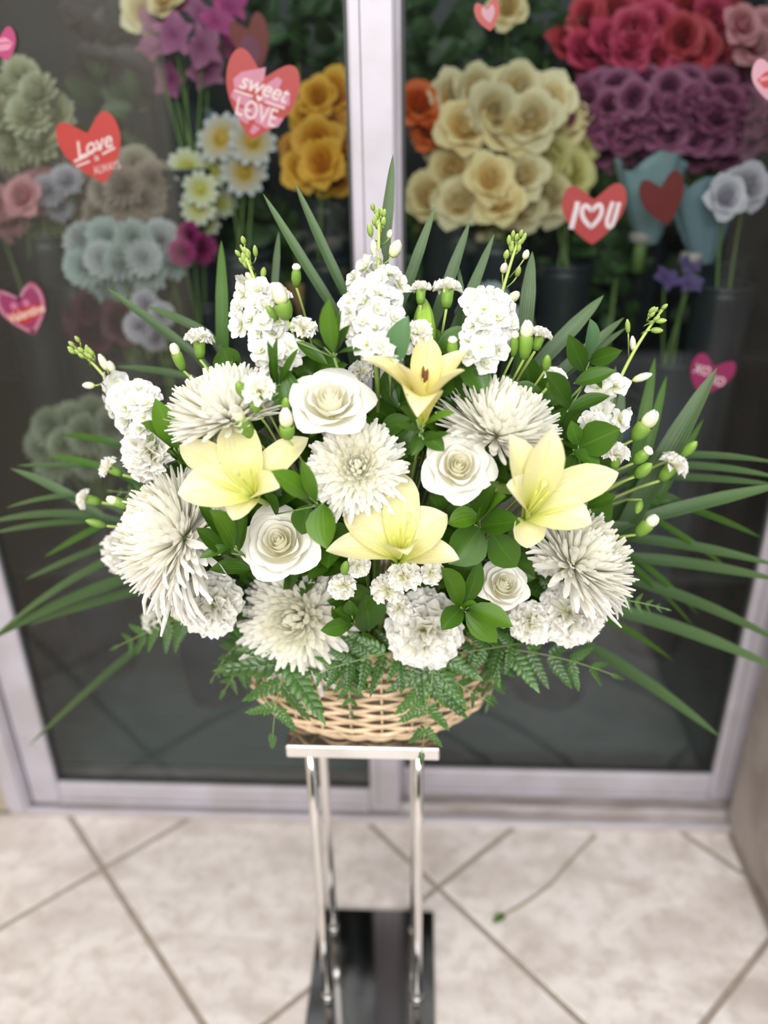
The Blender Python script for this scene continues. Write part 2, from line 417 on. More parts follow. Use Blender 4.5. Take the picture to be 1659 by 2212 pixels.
sill = thing('trim_1', 'dirty white aluminium door track along the floor', 'door track', (-0.12, 1.40, 0)); sill['kind'] = 'structure'
boxo('track_base', (-0.99, 0.79, 1.362, 1.52, -0.002, 0.012), SILLM, sill)
boxo('track_front_rib', (-0.99, 0.79, 1.362, 1.374, 0.0125, 0.022), FRAMEM, sill)
boxo('track_middle_rib', (-0.05, 0.79, 1.404, 1.412, 0.0125, 0.024), SILLM, sill)
boxo('track_back_rib', (-0.99, 0.79, 1.476, 1.486, 0.0125, 0.024), SILLM, sill)
jamb = thing('trim_2', 'white aluminium jamb at the left of the doors', 'door jamb', (-0.96, 1.44, 0)); jamb['kind'] = 'structure'
boxo('jamb_post', (-0.994, -0.940, 1.362, 1.52, 0.022, 2.2), FRAMEM, jamb)
boxo('jamb_lip', (-0.958, -0.946, 1.353, 1.3615, 0.023, 2.2), FRAMEM, jamb)
jamb = thing('trim_3', 'white aluminium jamb at the right of the doors', 'door jamb', (0.79, 1.45, 0)); jamb['kind'] = 'structure'
boxo('jamb_post', (0.765, 0.82, 1.405, 1.52, 0.026, 2.2), FRAMEM, jamb)
boxo('jamb_lip', (0.772, 0.784, 1.385, 1.4045, 0.026, 2.2), GASKET, jamb)
def door(name, x0, x1, y0, y1, zb, gz, gl, gr, label):
    d = thing(name, label, 'door', ((x0+x1)/2, (y0+y1)/2, zb)); d['kind'] = 'structure'
    yg = (y0+y1)/2
    boxo('stile', (x0, gl, y0, y1, zb, 2.15), FRAMEM, d, 0.004)
    boxo('stile', (gr, x1, y0, y1, zb, 2.15), FRAMEM, d, 0.004)
    boxo('bottom_rail', (gl+0.0002, gr-0.0002, y0+0.001, y1-0.001, zb, gz), FRAMEM, d, 0.004)
    boxo('rail_ledge', (gl+0.0005, gr-0.0005, y0-0.005, y0+0.0008, zb+0.004, zb+0.018), FRAMEM, d, 0.002)
    boxo('top_rail', (gl+0.0002, gr-0.0002, y0+0.001, y1-0.001, 2.08, 2.15), FRAMEM, d, 0.004)
    boxo('stile_groove', (gr+0.018, gr+0.0195, y0-0.0006, y0+0.002, zb+0.02, 2.14), GASKET, d, 0)
    p = boxo('glass_pane', (gl+0.0004, gr-0.0004, yg-0.003, yg+0.003, gz+0.0004, 2.0796), GLASS, d, 0)
    for (a, b) in ((gl+0.0005, gl+0.006), (gr-0.006, gr-0.0005)):
        boxo('gasket', (a, b, yg-0.007, yg+0.007, gz+0.002, 2.078), GASKET, d, 0)
    boxo('gasket', (gl+0.0065, gr-0.0065, yg-0.007, yg+0.007, gz+0.0005, gz+0.005), GASKET, d, 0)
    return yg-0.003
YG1 = door('door_1', -0.937, -0.047, 1.380, 1.416, 0.024, 0.088, -0.868, -0.117, 'white framed sliding glass door in front, with the sweet love heart sticker')
YG2 = door('door_2', -0.100, 0.762, 1.436, 1.472, 0.028, 0.104, -0.038, 0.686, 'white framed sliding glass door behind, with the I love you heart sticker')

# ------------------------------------------------------------------ cooler behind the doors
for nm, d, mt, lb in (('wall_cooler_back', (-1.25, 1.15, 2.42, 2.48, 0.0, 2.3), COOLM, 'dark back wall of the flower cooler'),
                   ('wall_cooler_left', (-1.25, -1.19, 1.53, 2.42, 0.0, 2.3), COOLM, 'dark left wall of the flower cooler'),
                   ('wall_cooler_right', (1.09, 1.15, 1.53, 2.42, 0.0, 2.3), COOLM, 'dark right wall of the flower cooler'),
                   ('ceiling', (-1.25, 1.15, 1.36, 2.48, 2.3, 2.36), COOLM, 'dark ceiling of the flower cooler'),
                   ('floor_cooler', (-1.19, 1.09, 1.521, 2.42, -0.03, 0.03), COOLF, 'grey floor inside the flower cooler')):
    struct(boxo(nm, d, mt, bev=0), lb, nm.split('_')[0])
struct(boxo('trim_4', (-0.995, 0.82, 1.362, 1.52, 2.2, 2.3), FRAMEM), 'white head frame above the sliding doors', 'door frame')
def shelf(x0, x1, y0, y1, z, label):
    s = thing('cooler_shelf', label, 'shelf', ((x0+x1)/2, (y0+y1)/2, 0.03))
    boxo('shelf_board', (x0, x1, y0, y1, z-0.02, z), SHELFM, s)
    for x in (x0+0.001, x1-0.026):
        for y in (y0+0.005, y1-0.03):
            boxo('leg', (x, x+0.025, y, y+0.025, 0.03, z-0.0202), SHELFM, s)
    return s
shelf(-1.17, -0.09, 1.83, 2.36, 0.96, 'dark steel shelf holding the pale bouquets behind the left door')
shelf(-0.05, 1.05, 1.83, 2.36, 1.00, 'dark steel shelf holding the rose buckets behind the right door')

shelf(-1.10, -0.09, 1.55, 1.81, 0.58, 'low dark steel shelf in front holding vases behind the left door')
shelf(-0.05, 0.98, 1.55, 1.81, 0.58, 'low dark steel shelf in front holding vases behind the right door')

# ------------------------------------------------------------------ steel stand
SX, SY = -0.087, 1.012
stand = thing('flower_stand', 'polished steel plant stand with four tube legs on a black glossy base', 'plant stand', (SX, SY, 0))
boxo('base_plate', (-0.208, 0.030, 0.850, 1.128, 0.0005, 0.012), BLACK, stand, 0.002)
ZT = 0.656
boxo('tray', (-0.203, 0.0285, 0.912, 1.118, ZT-0.0235, ZT-0.0012), CHROME, stand, 0.0015)
boxo('tray_top', (-0.201, 0.0265, 0.914, 1.116, ZT-0.0011, ZT), MIRROR, stand, 0)
for x, y in ((-0.172, 0.942), (-0.175, 1.083), (-0.003, 0.945), (-0.010, 1.083)):
    v, f, u = tube([(x, y, 0.0125), (x, y, 0.2), (x, y, 0.45), (x, y, ZT-0.0238)], 0.0085, 16)
    leg = put('leg', mesh('leg', v, f, CHROME, u), stand)
    v, f, u = lathe([(0.0088, 0.0), (0.0115, 0.0), (0.0115, 0.005), (0.0100, 0.008), (0.0088, 0.008)], 16)
    put('collar', mesh('collar', v, f, CHROME, u), leg, Matrix.Translation((x, y, 0.0126)))

# ------------------------------------------------------------------ wicker basket
BX, BY, BZ0, BZ1 = -0.078, 1.012, ZT+0.001, 0.835
basket = thing('wicker_basket', 'oval woven natural wicker basket on the steel stand', 'basket', (BX, BY, BZ0))
def brad(z):
    t = (z-BZ0)/(BZ1-BZ0)
    k = min(1.0, t/0.35); b = math.sin(k*math.pi/2)
    return 0.138+0.050*b, 0.082+0.040*b
NS = 26
for k in range(NS):
    a = 2*math.pi*k/NS
    pts = []
    for z in np.linspace(BZ0+0.002, BZ1, 9):
        rx, ry = brad(z); pts.append((BX+rx*math.cos(a), BY+ry*math.sin(a), z))
    v, f, u = tube(pts, 0.0022, 5)
    put('stake', mesh('stake', v, f, WICKER, u), basket)
NR = 19
for r in range(NR):
    z0 = BZ0+0.005+(BZ1-BZ0-0.012)*r/(NR-1)
    for half in range(2):       # each row is woven from two split canes
        V, F, U = [], [], []
        n = 104; pts = []
        a0 = (r*0.37+half*math.pi)
        for i in range(n+1):
            a = a0+math.pi*1.03*i/n
            w = math.cos(a*NS/2+math.pi*r)
            rx, ry = brad(z0); off = 0.0042*w
            pts.append((BX+(rx+off)*math.cos(a), BY+(ry+off)*math.sin(a), z0+0.0008*math.sin(3*a+r)))
        P = np.array(pts); T = np.gradient(P, axis=0); T /= np.linalg.norm(T, axis=1)[:, None]
        for i in range(n+1):
            o = nz(np.cross(T[i], (0, 0, 1)))
            for dx, dz in ((0.0, -0.0042), (0.0017, -0.0024), (0.0021, 0.0), (0.0017, 0.0024), (0.0, 0.0042), (-0.001, 0.0)):
                V.append(P[i]+o*dx+np.array([0, 0, dz])); U.append((i/n, dz*100))
        for i in range(n):
            for q in range(6): F.append((i*6+q, i*6+6+q, i*6+6+(q+1) % 6, i*6+(q+1) % 6))
        put('cane', mesh('cane', V, F, WICKER, U), basket)
for q in range(2):              # twisted rim
    pts = []; rr = []
    for i in range(161):
        a = 2*math.pi*i/160; rx, ry = brad(BZ1); tw = a*22+q*math.pi
        pts.append((BX+(rx+0.005*math.cos(tw))*math.cos(a), BY+(ry+0.005*math.cos(tw))*math.sin(a), BZ1+0.004+0.005*math.sin(tw)))
    v, f, u = tube(pts, 0.0048, 6)
    put('rim_cane', mesh('rim_cane', v, f, WICKER, u), basket)
V = [(BX, BY, BZ0+0.003)]+[(BX+0.139*math.cos(a), BY+0.083*math.sin(a), BZ0+0.003) for a in np.linspace(0, 2*math.pi, 40, endpoint=False)]
V += [(x, y, z-0.003) for x, y, z in V]
F = [(0, 1+i, 1+(i+1) % 40) for i in range(40)]+[(41, 42+(i+1) % 40, 42+i) for i in range(40)]+[(1+i, 42+i, 42+(i+1) % 40, 1+(i+1) % 40) for i in range(40)]
put('basket_bottom', mesh('basket_bottom', V, F, WICKER, [(v[0], v[1]) for v in V], smooth=False), basket)

# ------------------------------------------------------------------ stems run into the basket
def root_of(P):
    P = np.asarray(P)
    return np.array([BX+np.clip((P[0]-BX)*0.32, -0.13, 0.13), BY+np.clip((P[1]-BY)*0.25, -0.06, 0.05), 0.80+0.02*rng.random()])
def stem_pts(P, back, n=9):
    """from the basket to the underside of a head at P whose stem leaves along 'back'"""
    P = np.asarray(P, float); R = root_of(P); L = np.linalg.norm(P-R)
    c2 = P+nz(back)*min(0.045, L*0.3)+np.array([0, 0.11, -0.02])
    c1 = R+np.array([0, 0.05, 1.0])*L*0.25
    return bez([R, c1, c2, P], n)
def add_stem(t, P, back, r=0.0022, mat=STEM, n=9):
    v, f, u = tube(stem_pts(P, back, n), r, 6)
    return put('stem', mesh('stem', v, f, mat, u), t)

# ------------------------------------------------------------------ chrysanthemums
def mum_petal(kind, sd):
    r = random.Random(sd)
    n = 6
    k = {'in': 0.75, 'mid': 0.42, 'out': 0.12, 'droop': -0.75}[kind]+r.uniform(-0.15, 0.15)
    C = []; x = z = 0.0; a = -0.30*k
    for i in range(n+1):
        C.append((x, 0.0, z)); t = i/n
        a += k*(0.06+0.40*t*t); x += math.cos(a)/n; z += math.sin(a)/n
    prof = [0.40, 0.50, 0.62, 0.80, 0.98, 1.0, 0.45]
    hw = [0.5*p for p in prof]
    V, F, U = [], [], []
    cup = {'in': 0.55, 'mid': 0.50, 'out': 0.42, 'droop': 0.42}[kind]
    C = np.array(C); T = np.gradient(C, axis=0)
    for i in range(n+1):
        nn = nz(np.array([-T[i][2], 0, T[i][0]]))
        for j in range(4):
            s = (j/3*2-1)
            V.append(C[i]+np.array([0, s*hw[i], 0])+nn*0.16*cup*hw[i]*(s*s-0.3)); U.append((i/n, j/3))
    for i in range(n):
        for j in range(3): q = i*4+j; F.append((q, q+1, q+5, q+4))
    return mesh('petal', V, F, {'in': MUM_IN, 'mid': MUM_MID}.get(kind, MUM_OUT), U)
MUMP = {k: [mum_petal(k, 10*i+q) for i in range(4)] for q, k in enumerate(('in', 'mid', 'out', 'droop'))}
def mum(label, u, v, rpx, a, dy=0.0, N=250, flat=0.30, tmax=104, droop=0.0, dd=None, spin=0.0, sd=1):
    """u, v: the hub where the petals meet; a: facing"""
    P = at(u, v, dy); ax = face(*a); R = rpx*depth(P)/FPX
    r = random.Random(sd)
    t = thing('chrysanthemum', label, 'flower', root_of(P), 'spider chrysanthemums in the basket arrangement')
    add_stem(t, P-ax*0.01, -ax*0.6+np.array([0, 0.2, -1.0]), 0.0032)
    FR = frame(P, ax, spin)
    ca = math.cos(math.radians(tmax))
    for i in range(N):
        c = 1-(1-ca)*(i+0.5)/N
        th = math.acos(max(-1, min(1, c)))+r.uniform(-0.05, 0.05); ph = i*2.399963+r.uniform(-0.12, 0.12)
        deg = math.degrees(th)
        L = R*(1-flat+flat*min(1.0, math.sin(min(th, math.pi/2))**1.3))*r.uniform(0.90, 1.06)
        kind = 'in' if deg < r.uniform(24, 44) else ('mid' if deg < r.uniform(58, 78) else 'out')
        d = Vector((math.sin(th)*math.cos(ph), math.sin(th)*math.sin(ph), math.cos(th)))
        if deg > 74 and droop > 0:
            wd = FR.to_3x3() @ d
            low = max(0.0, -float(np.dot(np.array(wd), UP)))
            if r.random() < droop*(0.25+low):
                kind = 'droop' if r.random() < 0.6 else 'out'; L *= 1.0+0.35*low*r.random()
        nrm = Vector((-math.cos(th)*math.cos(ph), -math.cos(th)*math.sin(ph), math.sin(th)))
        y = nrm.cross(d)
        M3 = Matrix((d, y, nrm)).transposed()
        w = R*(0.080+0.016*min(1, deg/60))*r.uniform(0.85, 1.12)
        st = R*0.12
        M = FR @ Matrix.Translation(d*st) @ M3.to_4x4() @ Matrix.Rotation(r.uniform(-0.25, 0.25), 4, 'X') @ Matrix.Diagonal((L-st, w*1.15, L-st, 1))
        put('petal', r.choice(MUMP[kind]), t, M)
    VV, FF, UU, base = [], [], [], 0       # the many short petals between the 300 largest
    for i in range(260):
        c = 1-(1-math.cos(math.radians(min(tmax, 96))))*(i+0.5)/260
        th = math.acos(c)+r.uniform(-0.06, 0.06); ph = i*2.399963+1.3+r.uniform(-0.2, 0.2)
        d = np.array([math.sin(th)*math.cos(ph), math.sin(th)*math.sin(ph), math.cos(th)]); nr = np.array([-math.cos(th)*math.cos(ph), -math.cos(th)*math.sin(ph), math.sin(th)]); yy = np.cross(nr, d)
        L = R*(1-flat+flat*min(1.0, math.sin(min(th, math.pi/2))**1.3))*r.uniform(0.74, 0.92); w = R*0.092
        for i_ in range(6):
            t_ = i_/5; hk = (0.16 if th < 0.9 else 0.06)*L*t_**3
            for sx in (-1, 0, 1): VV.append(d*(R*0.12+(L-R*0.12)*t_)+nr*(hk+0.10*w*abs(sx))+yy*(sx*0.5*w*(0.4, 0.5, 0.66, 0.88, 1.0, 0.5)[i_])); UU.append((t_, (sx+1)/2))
        for i_ in range(5):
            for j_ in range(2): q_ = base+i_*3+j_; FF.append((q_, q_+1, q_+4, q_+3))
        base += 18
    so = put('inner_petals', mesh('inner_petals', VV, FF, MUM_MID, UU), t, FR); so['kind'] = 'stuff'
    v_, f_, u_ = lathe([(0.0005, -0.12*R), (0.07*R, -0.10*R), (0.16*R, -0.02*R), (0.12*R, 0.06*R), (0.001, 0.10*R)], 12)
    put('calyx', mesh('calyx', v_, f_, CALYX, u_), t, FR)
    return t
mum('full white chrysanthemum tipped upward behind the left lily, below the left stock spire', 498, 908, 146, (-0.24, 0.90, 0.40), 0.0, 290, 0.22, 90, sd=1)
mum('round cream chrysanthemum facing out between the two upper roses', 772, 1012, 112, (0.02, 0.12, 1.0), 0.035, 300, 0.16, 108, droop=0.25, sd=2)
mum('white chrysanthemum tilted up right of the upper yellow lily', 1072, 942, 146, (0.30, 0.88, 0.42), 0.03, 290, 0.20, 93, droop=0.15, sd=3)
mum('large white chrysanthemum with long drooping petals below the left lily, turned outward', 398, 1162, 165, (-0.80, 0.28, 0.42), 0.0, 300, 0.16, 112, droop=0.9, sd=4)
mum('cream chrysanthemum hanging over the basket rim under the lower left rose', 650, 1335, 135, (-0.22, 0.08, 0.95), 0.045, 300, 0.16, 110, droop=0.95, sd=5)
mum('white chrysanthemum at the right edge with upswept petals below the right lily', 1238, 1222, 142, (0.62, 0.58, 0.45), 0.0, 280, 0.18, 100, droop=0.2, sd=6)

# ------------------------------------------------------------------ roses
LAY = [(2, 0.09, 1.02, 0.00, 0.01, 100), (3, 0.17, 1.00, 0.00, 0.025, 84), (3, 0.26, 0.98, 0.01, 0.04, 76), (4, 0.36, 0.94, 0.02, 0.06, 66), (4, 0.48, 0.87, 0.05, 0.09, 60), (5, 0.62, 0.77, 0.12, 0.13, 52), (5, 0.73, 0.60, 0.24, 0.20, 48)]
CLOSE = [0.42, 0.34, 0.24, 0.15, 0.07, 0.0, 0.0]
def rose_petal(k, phi, r, nu=9, nv=10, lay=LAY):
    n, rm, Hh, fl, cu, hw = lay[k]
    rm *= r.uniform(0.96, 1.05); Hh *= r.uniform(0.96, 1.04); hw = math.radians(hw*r.uniform(0.92, 1.08)); cu *= r.uniform(0.7, 1.3)
    p1, p2 = r.uniform(0, 6.28), r.uniform(0, 6.28); tip = r.uniform(-0.3, 0.3)
    def fn(t, s):
        tt = t*(1-0.16*abs(s)**3.0)
        rr = rm*(0.22+0.78*math.sin(min(1, tt*1.25)*math.pi/2)**0.9)*(1-CLOSE[k]*tt**3)+fl*tt**2.5
        z = Hh*(tt-0.08*tt*abs(s)**2)
        k2 = max(0.0, (tt-0.76)/0.24)
        pin = 1+0.9*math.exp(-((s-tip)/0.35)**2)
        rr += cu*pin*k2**2*0.8; z -= cu*pin*k2**2.2*0.6
        rr += 0.012*math.sin(5*s+p1)*t*t+rm*0.05*s
        z += 0.012*math.sin(4*s+p2)*t*t
        wsc = math.sin(min(1, 0.25+t*0.9)*math.pi/2)
        a = phi+s*hw*wsc
        return (rr*math.cos(a), rr*math.sin(a), z-0.45)
    return grid(nu, nv, fn)
def rose(label, u, v, rpx, a, dy=0.0, spin=0.0, sd=1, lay=LAY, sepal=True):
    P = at(u, v, dy); ax = face(*a); R = rpx*depth(P)/FPX*1.0
    r = random.Random(sd)
    t = thing('rose', label, 'flower', root_of(P), 'white roses in the basket arrangement')
    FR = frame(P, ax, spin, R)
    add_stem(t, P-ax*0.45*R, -ax*0.6+np.array([0, 0.2, -1]), 0.0032)
    off = 0
    for k in range(len(lay)):
        n = lay[k][0]; off += 0.7
        for i in range(n):
            v_, f_, u_ = rose_petal(k, off+2*math.pi*i/n+r.uniform(-0.12, 0.12), r, lay=lay)
            put('petal', mesh('petal', v_, f_, ROSE_IN if k < 4 else ROSE_OUT, u_), t, FR)
    v_, f_, u_ = lathe([(0.03, -0.66), (0.14, -0.6), (0.17, -0.5), (0.15, -0.42)], 10)
    put('calyx', mesh('calyx', v_, f_, CALYX, u_), t, FR)
    return t
rose('large open white rose left of the upper yellow lily', 712, 868, 80, (0.05, 0.52, 0.85), 0.0, 0.4, 11)
LAY2 = [(n, rm*0.98, Hh, fl, cu, hw) for n, rm, Hh, fl, cu, hw in LAY]
rr2 = rose('creamy rose with a tall outer petal behind it, right of the round chrysanthemum', 990, 1008, 72, (0.03, 0.22, 0.97), 0.0, 1.3, 12, LAY2)
B_, T_ = at(985, 1010, 0.02), aty(1008, 908, dome(985, 1010)+0.035)
v_, f_, u_ = ribbon(bez([B_, (B_+T_)/2-BACK*0.006, T_], 10), [48*depth(B_)/FPX*w for w in (0.5, 0.8, 0.95, 1.0, 1.0, 0.95, 0.85, 0.7, 0.45, 0.1)], nz(BACK+UP*0.2), cup=0.35, nv=8, wav=0.12)
put('petal', mesh('petal', v_, f_, ROSE_OUT, u_), rr2)
rose('creamy white rose directly below the left lily', 604, 1172, 77, (-0.05, 0.34, 0.93), 0.0, 2.2, 13)
LAY3 = [(n, rm*0.96, Hh*1.06, fl*0.6, cu*0.8, hw) for n, rm, Hh, fl, cu, hw in LAY]
rose('small half open cream rose above the basket rim near the large carnations', 1088, 1265, 56, (0.12, 0.42, 0.9), 0.0, 0.9, 14, LAY3)

# ------------------------------------------------------------------ lilies
WP = [(0, 0.22), (0.15, 0.45), (0.35, 0.86), (0.52, 1.0), (0.70, 0.88), (0.85, 0.54), (0.95, 0.20), (1.0, 0.02)]
def wprof(t, tab): return float(np.interp(t, [a for a, b in tab], [b for a, b in tab]))
def lily(label, u, v, a, tips, dy=0.0, mat=LILY, stam=None, pist=None, flare=0.30):
    P = at(u, v, dy); ax = face(*a); s = depth(P)/FPX
    t = thing('lily', label, 'flower', root_of(P), 'pale yellow lilies in the basket arrangement')
    base = P-ax*0.018
    add_stem(t, base-ax*0.004, -ax*0.5+np.array([0, 0.25, -1]), 0.0034, STEM_L)
    for (tu, tv, td, hw, curl) in tips:
        T = at(u, v, dy); y = dome(u, v)+dy+td
        T = aty(tu, tv, y)
        L = np.linalg.norm(T-base)
        c1 = base+ax*L*(0.30+flare*0.4)+(T-base)*0.18
        c2 = base+(T-base)*0.70+ax*L*(flare*0.55)
        C = bez([base, c1, c2, T], 17)
        if curl:                       # rolled back tip
            for i in range(17):
                q = max(0, (i/16-0.55)/0.45); C[i] = C[i]-ax*(curl*L*q*q)
        hws = [hw*s*wprof(i/16, WP) for i in range(17)]
        v_, f_, u_ = ribbon(C, hws, ax+nz(P+ax*0.05-T)*0.5, cup=0.34, nv=8, fold=0.16, wav=0.09, wk=8, ph=tu)
        put('tepal', mesh('tepal', v_, f_, mat, u_), t)
    if pist:
        E = at(pist[0], pist[1], dy+pist[2])
        v_, f_, u_ = tube(bez([base+ax*0.003, base*0.4+E*0.6+ax*0.004, E], 8), [0.0014]*6+[0.0020, 0.0034], 8)
        put('pistil', mesh('pistil', v_, f_, PISTIL, u_), t)
    for (su, sv, sdp, anth) in (stam or []):
        E = at(su, sv, dy+sdp)
        C = bez([base+ax*0.003, base*0.5+E*0.5+ax*0.006, E], 8)
        v_, f_, u_ = tube(C, [0.0012]*7+[0.0006], 6)
        fo = put('filament', mesh('filament', v_, f_, FILAMENT, u_), t)
        if anth:
            d = nz(C[-1]-C[-2])
            v_, f_, u_ = tube([E-d*0.007, E-d*0.003, E+d*0.004, E+d*0.008], [0.0006, 0.0016, 0.0016, 0.0004], 8)
            put('anther', mesh('anther', v_, f_, ANTHER, u_), fo)
    return t
lily('pale yellow lily with broad petals at the left, above the white rose', 545, 1062, (-0.05, 0.35, 0.93),
     [(388, 962, 0.03, 40, 0), (506, 902, 0.04, 47, 0.03), (666, 946, 0.04, 36, 0), (602, 1048, -0.035, 32, 0.10), (384, 1066, -0.02, 50, 0), (500, 1120, -0.03, 34, 0.12)],
     dy=-0.03, pist=(507, 1015, -0.06), stam=[(540, 1005, -0.05, 0), (520, 1030, -0.06, 0), (556, 1015, -0.05, 0)])
lily('yellow lily with brown anthers opening upward, topmost of the lilies', 912, 888, (0.05, 0.86, 0.5),
     [(926, 726, 0.05, 34, 0), (780, 772, -0.005, 38, 0.02), (1010, 756, 0.03, 34, 0.0), (855, 786, -0.025, 32, 0.0), (1004, 800, -0.02, 34, 0.0), (905, 850, -0.06, 44, 0.30)],
     dy=0.0, mat=LILY_Y, pist=(926, 806, 0.0), flare=0.22,
     stam=[(914, 806, -0.01, 1), (922, 812, -0.008, 1), (930, 814, 0.0, 1), (906, 812, 0.0, 1), (918, 816, -0.014, 1)])
lily('pale yellow lily with narrow upswept petals at the right of the tilted chrysanthemum', 1140, 1108, (0.05, 0.35, 0.93),
     [(1100, 938, -0.025, 36, 0), (1194, 924, -0.025, 38, 0), (1336, 1021, 0.02, 42, 0), (1280, 1128, -0.03, 44, 0.04), (1098, 1040, -0.045, 38, 0.10), (1140, 1182, -0.01, 36, 0.10)],
     dy=-0.03, pist=(1178, 1042, -0.04), stam=[(1160, 1060, -0.04, 0), (1186, 1062, -0.04, 0), (1172, 1078, -0.045, 0)])
lily('pale yellow lily low in the middle, above the cluster of small carnations', 862, 1198, (0.0, 0.52, 0.85),
     [(742, 1112, 0.02, 46, 0), (872, 1023, 0.05, 40, 0), (966, 1112, 0.015, 52, 0), (704, 1190, -0.015, 34, 0), (992, 1208, -0.015, 34, 0), (880, 1190, -0.055, 36, 0.10)],
     dy=-0.01, pist=(884, 1112, -0.035), stam=[(866, 1130, -0.03, 0), (850, 1160, -0.03, 0), (884, 1165, -0.03, 0)])
# unopened green lily bud
P0, P1 = at(922, 760, 0.02), at(914, 642, 0.04)
t = thing('lily_bud', 'closed green lily bud standing behind the upper yellow lily', 'flower bud', root_of(P0))
add_stem(t, P0, (P0-P1), 0.003, STEM_L)
ax = nz(P1-P0); LB = np.linalg.norm(P1-P0)
GB = leafy('lily_bud_green', [(0, (0.16, 0.34, 0.03)), (0.5, (0.30, 0.50, 0.06)), (1, (0.40, 0.58, 0.12))], 0.4, 0.15, 0.05, veins=0.1, midrib=((0.45, 0.62, 0.15), 10, 0.4), nveins=4)
for k in range(3):
    a = k*2.094+0.5; e = frame(P0, ax, a)
    C = []
    for i in range(12):
        q = i/11; rr = 0.0115*math.sin(math.pi*min(1, q*0.93+0.05))**0.7
        C.append(np.array(e @ Vector((rr, 0, q*LB))))
    nref = np.array(e.to_3x3() @ Vector((1, 0, 0)))
    v_, f_, u_ = ribbon(C, [0.0125*math.sin(math.pi*min(1, 0.06+0.94*i/11))**0.7+0.0004 for i in range(12)], nref, cup=-0.75, nv=6)
    put('tepal', mesh('tepal', v_, f_, GB, u_), t)

# ------------------------------------------------------------------ carnations
def carn_petal(sd, amp=0.16, half=0.62):
    r = random.Random(sd); p1, p2 = r.uniform(0, 6.28), r.uniform(0, 6.28); k = r.uniform(5.0, 8.5); bend = r.uniform(-0.3, 0.35)
    jag = [r.uniform(-0.05, 0.05) for _ in range(30)]
    def fn(t, s):
        a = s*half*(0.35+0.65*t)
        L = t*(1-0.10*s*s)*(1+(jag[int(round((s+1)*8))] if t > 0.9 else 0))
        x, y = L*math.cos(a), L*math.sin(a)
        z = amp*t**2.2*math.sin(k*s+p1)+0.35*amp*t**3*math.sin(17*s+p2)+bend*t*t*0.5
        return (x, y, z)
    v, f, u = grid(6, 16, fn)
    return mesh('petal', v, f, CARN, u)
CP = [carn_petal(100+i) for i in range(9)]
CPM = [carn_petal(200+i, 0.20, 0.70) for i in range(8)]
def calyx_mesh(L, r):
    V, F, U = [], [], []; n = 20
    rows = [(0.0, 0.45), (0.08, 0.75), (0.35, 0.95), (0.7, 1.0), (0.9, 1.08), (1.0, 1.12)]
    for i, (z, q) in enumerate(rows):
        for k in range(n):
            a = 2*math.pi*k/n; tooth = 0.16*abs((k % 4)-2)/2 if i == len(rows)-1 else 0
            V.append((r*q*math.cos(a), r*q*math.sin(a), L*(z-1-tooth+0.06))); U.append((z, k/n))
    for i in range(len(rows)-1):
        for k in range(n): F.append((i*n+k, i*n+(k+1) % n, i*n+n+(k+1) % n, i*n+n+k))
    F.append(tuple(range(n-1, -1, -1)))
    return mesh('calyx', V, F, CALYX, U)
CALB = calyx_mesh(1.0, 0.36)
def carnation(label, u, v, rpx, a, dy=0.0, N=42, t0=6, t1=98, mini=False, calyx=1.0, name='carnation', group='large white carnations', sd=1, flat=0.25):
    P = at(u, v, dy); ax = face(*a); R = rpx*depth(P)/FPX
    r = random.Random(sd)
    t = thing(name, label, 'flower', root_of(P), group)
    FR = frame(P, ax, r.uniform(0, 6))
    B = P-ax*R*0.18
    cl = R*calyx
    add_stem(t, B-ax*cl*0.95, -ax*0.7+np.array([0, 0.15, -0.8]), 0.0017 if mini else 0.0024, STEM_L if mini else STEM)
    put('calyx', CALB, t, frame(B+ax*cl*0.05, ax, 0.3, cl) @ Matrix.Diagonal((0.9 if mini else 0.75, 0.9 if mini else 0.75, 1, 1)))
    c0, c1 = math.cos(math.radians(t0)), math.cos(math.radians(t1))
    for i in range(N):
        th = math.acos(c0+(c1-c0)*(i+0.5)/N); ph = i*2.399963+r.uniform(-0.25, 0.25)
        d = Vector((math.sin(th)*math.cos(ph), math.sin(th)*math.sin(ph), math.cos(th)))
        nrm = Vector((-math.cos(th)*math.cos(ph), -math.cos(th)*math.sin(ph), math.sin(th)))
        M3 = Matrix((d, nrm.cross(d), nrm)).transposed().to_4x4()
        L = R*(1.10-flat+flat*math.sin(th))*r.uniform(0.9, 1.08)
        tw = r.uniform(-1.2, 1.2) if math.degrees(th) < 55 else r.uniform(-0.35, 0.35)
        M = FR @ Matrix.Translation((0, 0, -0.18*R)) @ M3 @ Matrix.Rotation(tw, 4, 'X') @ Matrix.Diagonal((L, L, L, 1))
        put('petal', r.choice(CPM if mini else CP), t, M)
    return t
carnation('large white carnation turned sideways left of the left lily, below the left stock spire', 316, 978, 60, (-0.62, -0.05, 0.75), 0.02, sd=21)
carnation('large cream carnation between the drooping chrysanthemum and the one over the rim', 456, 1306, 66, (-0.1, 0.12, 0.98), -0.045, sd=22)
carnation('biggest white carnation, round and facing out over the fern at the basket front', 918, 1362, 78, (0.0, 0.05, 1.0), -0.01, N=46, sd=23)
carnation('large white carnation at the lower right, drooping over the fern', 1236, 1322, 68, (0.12, 0.15, 0.97), -0.045, N=46, sd=24)
carnation('medium white carnation beside the drooping carnation at the lower right', 1147, 1346, 45, (0.05, 0.1, 0.98), -0.045, N=34, sd=25)
carnation('white carnation peeping out behind the drooping chrysanthemum', 262, 1190, 48, (-0.8, 0.1, 0.5), 0.05, N=30, sd=26)
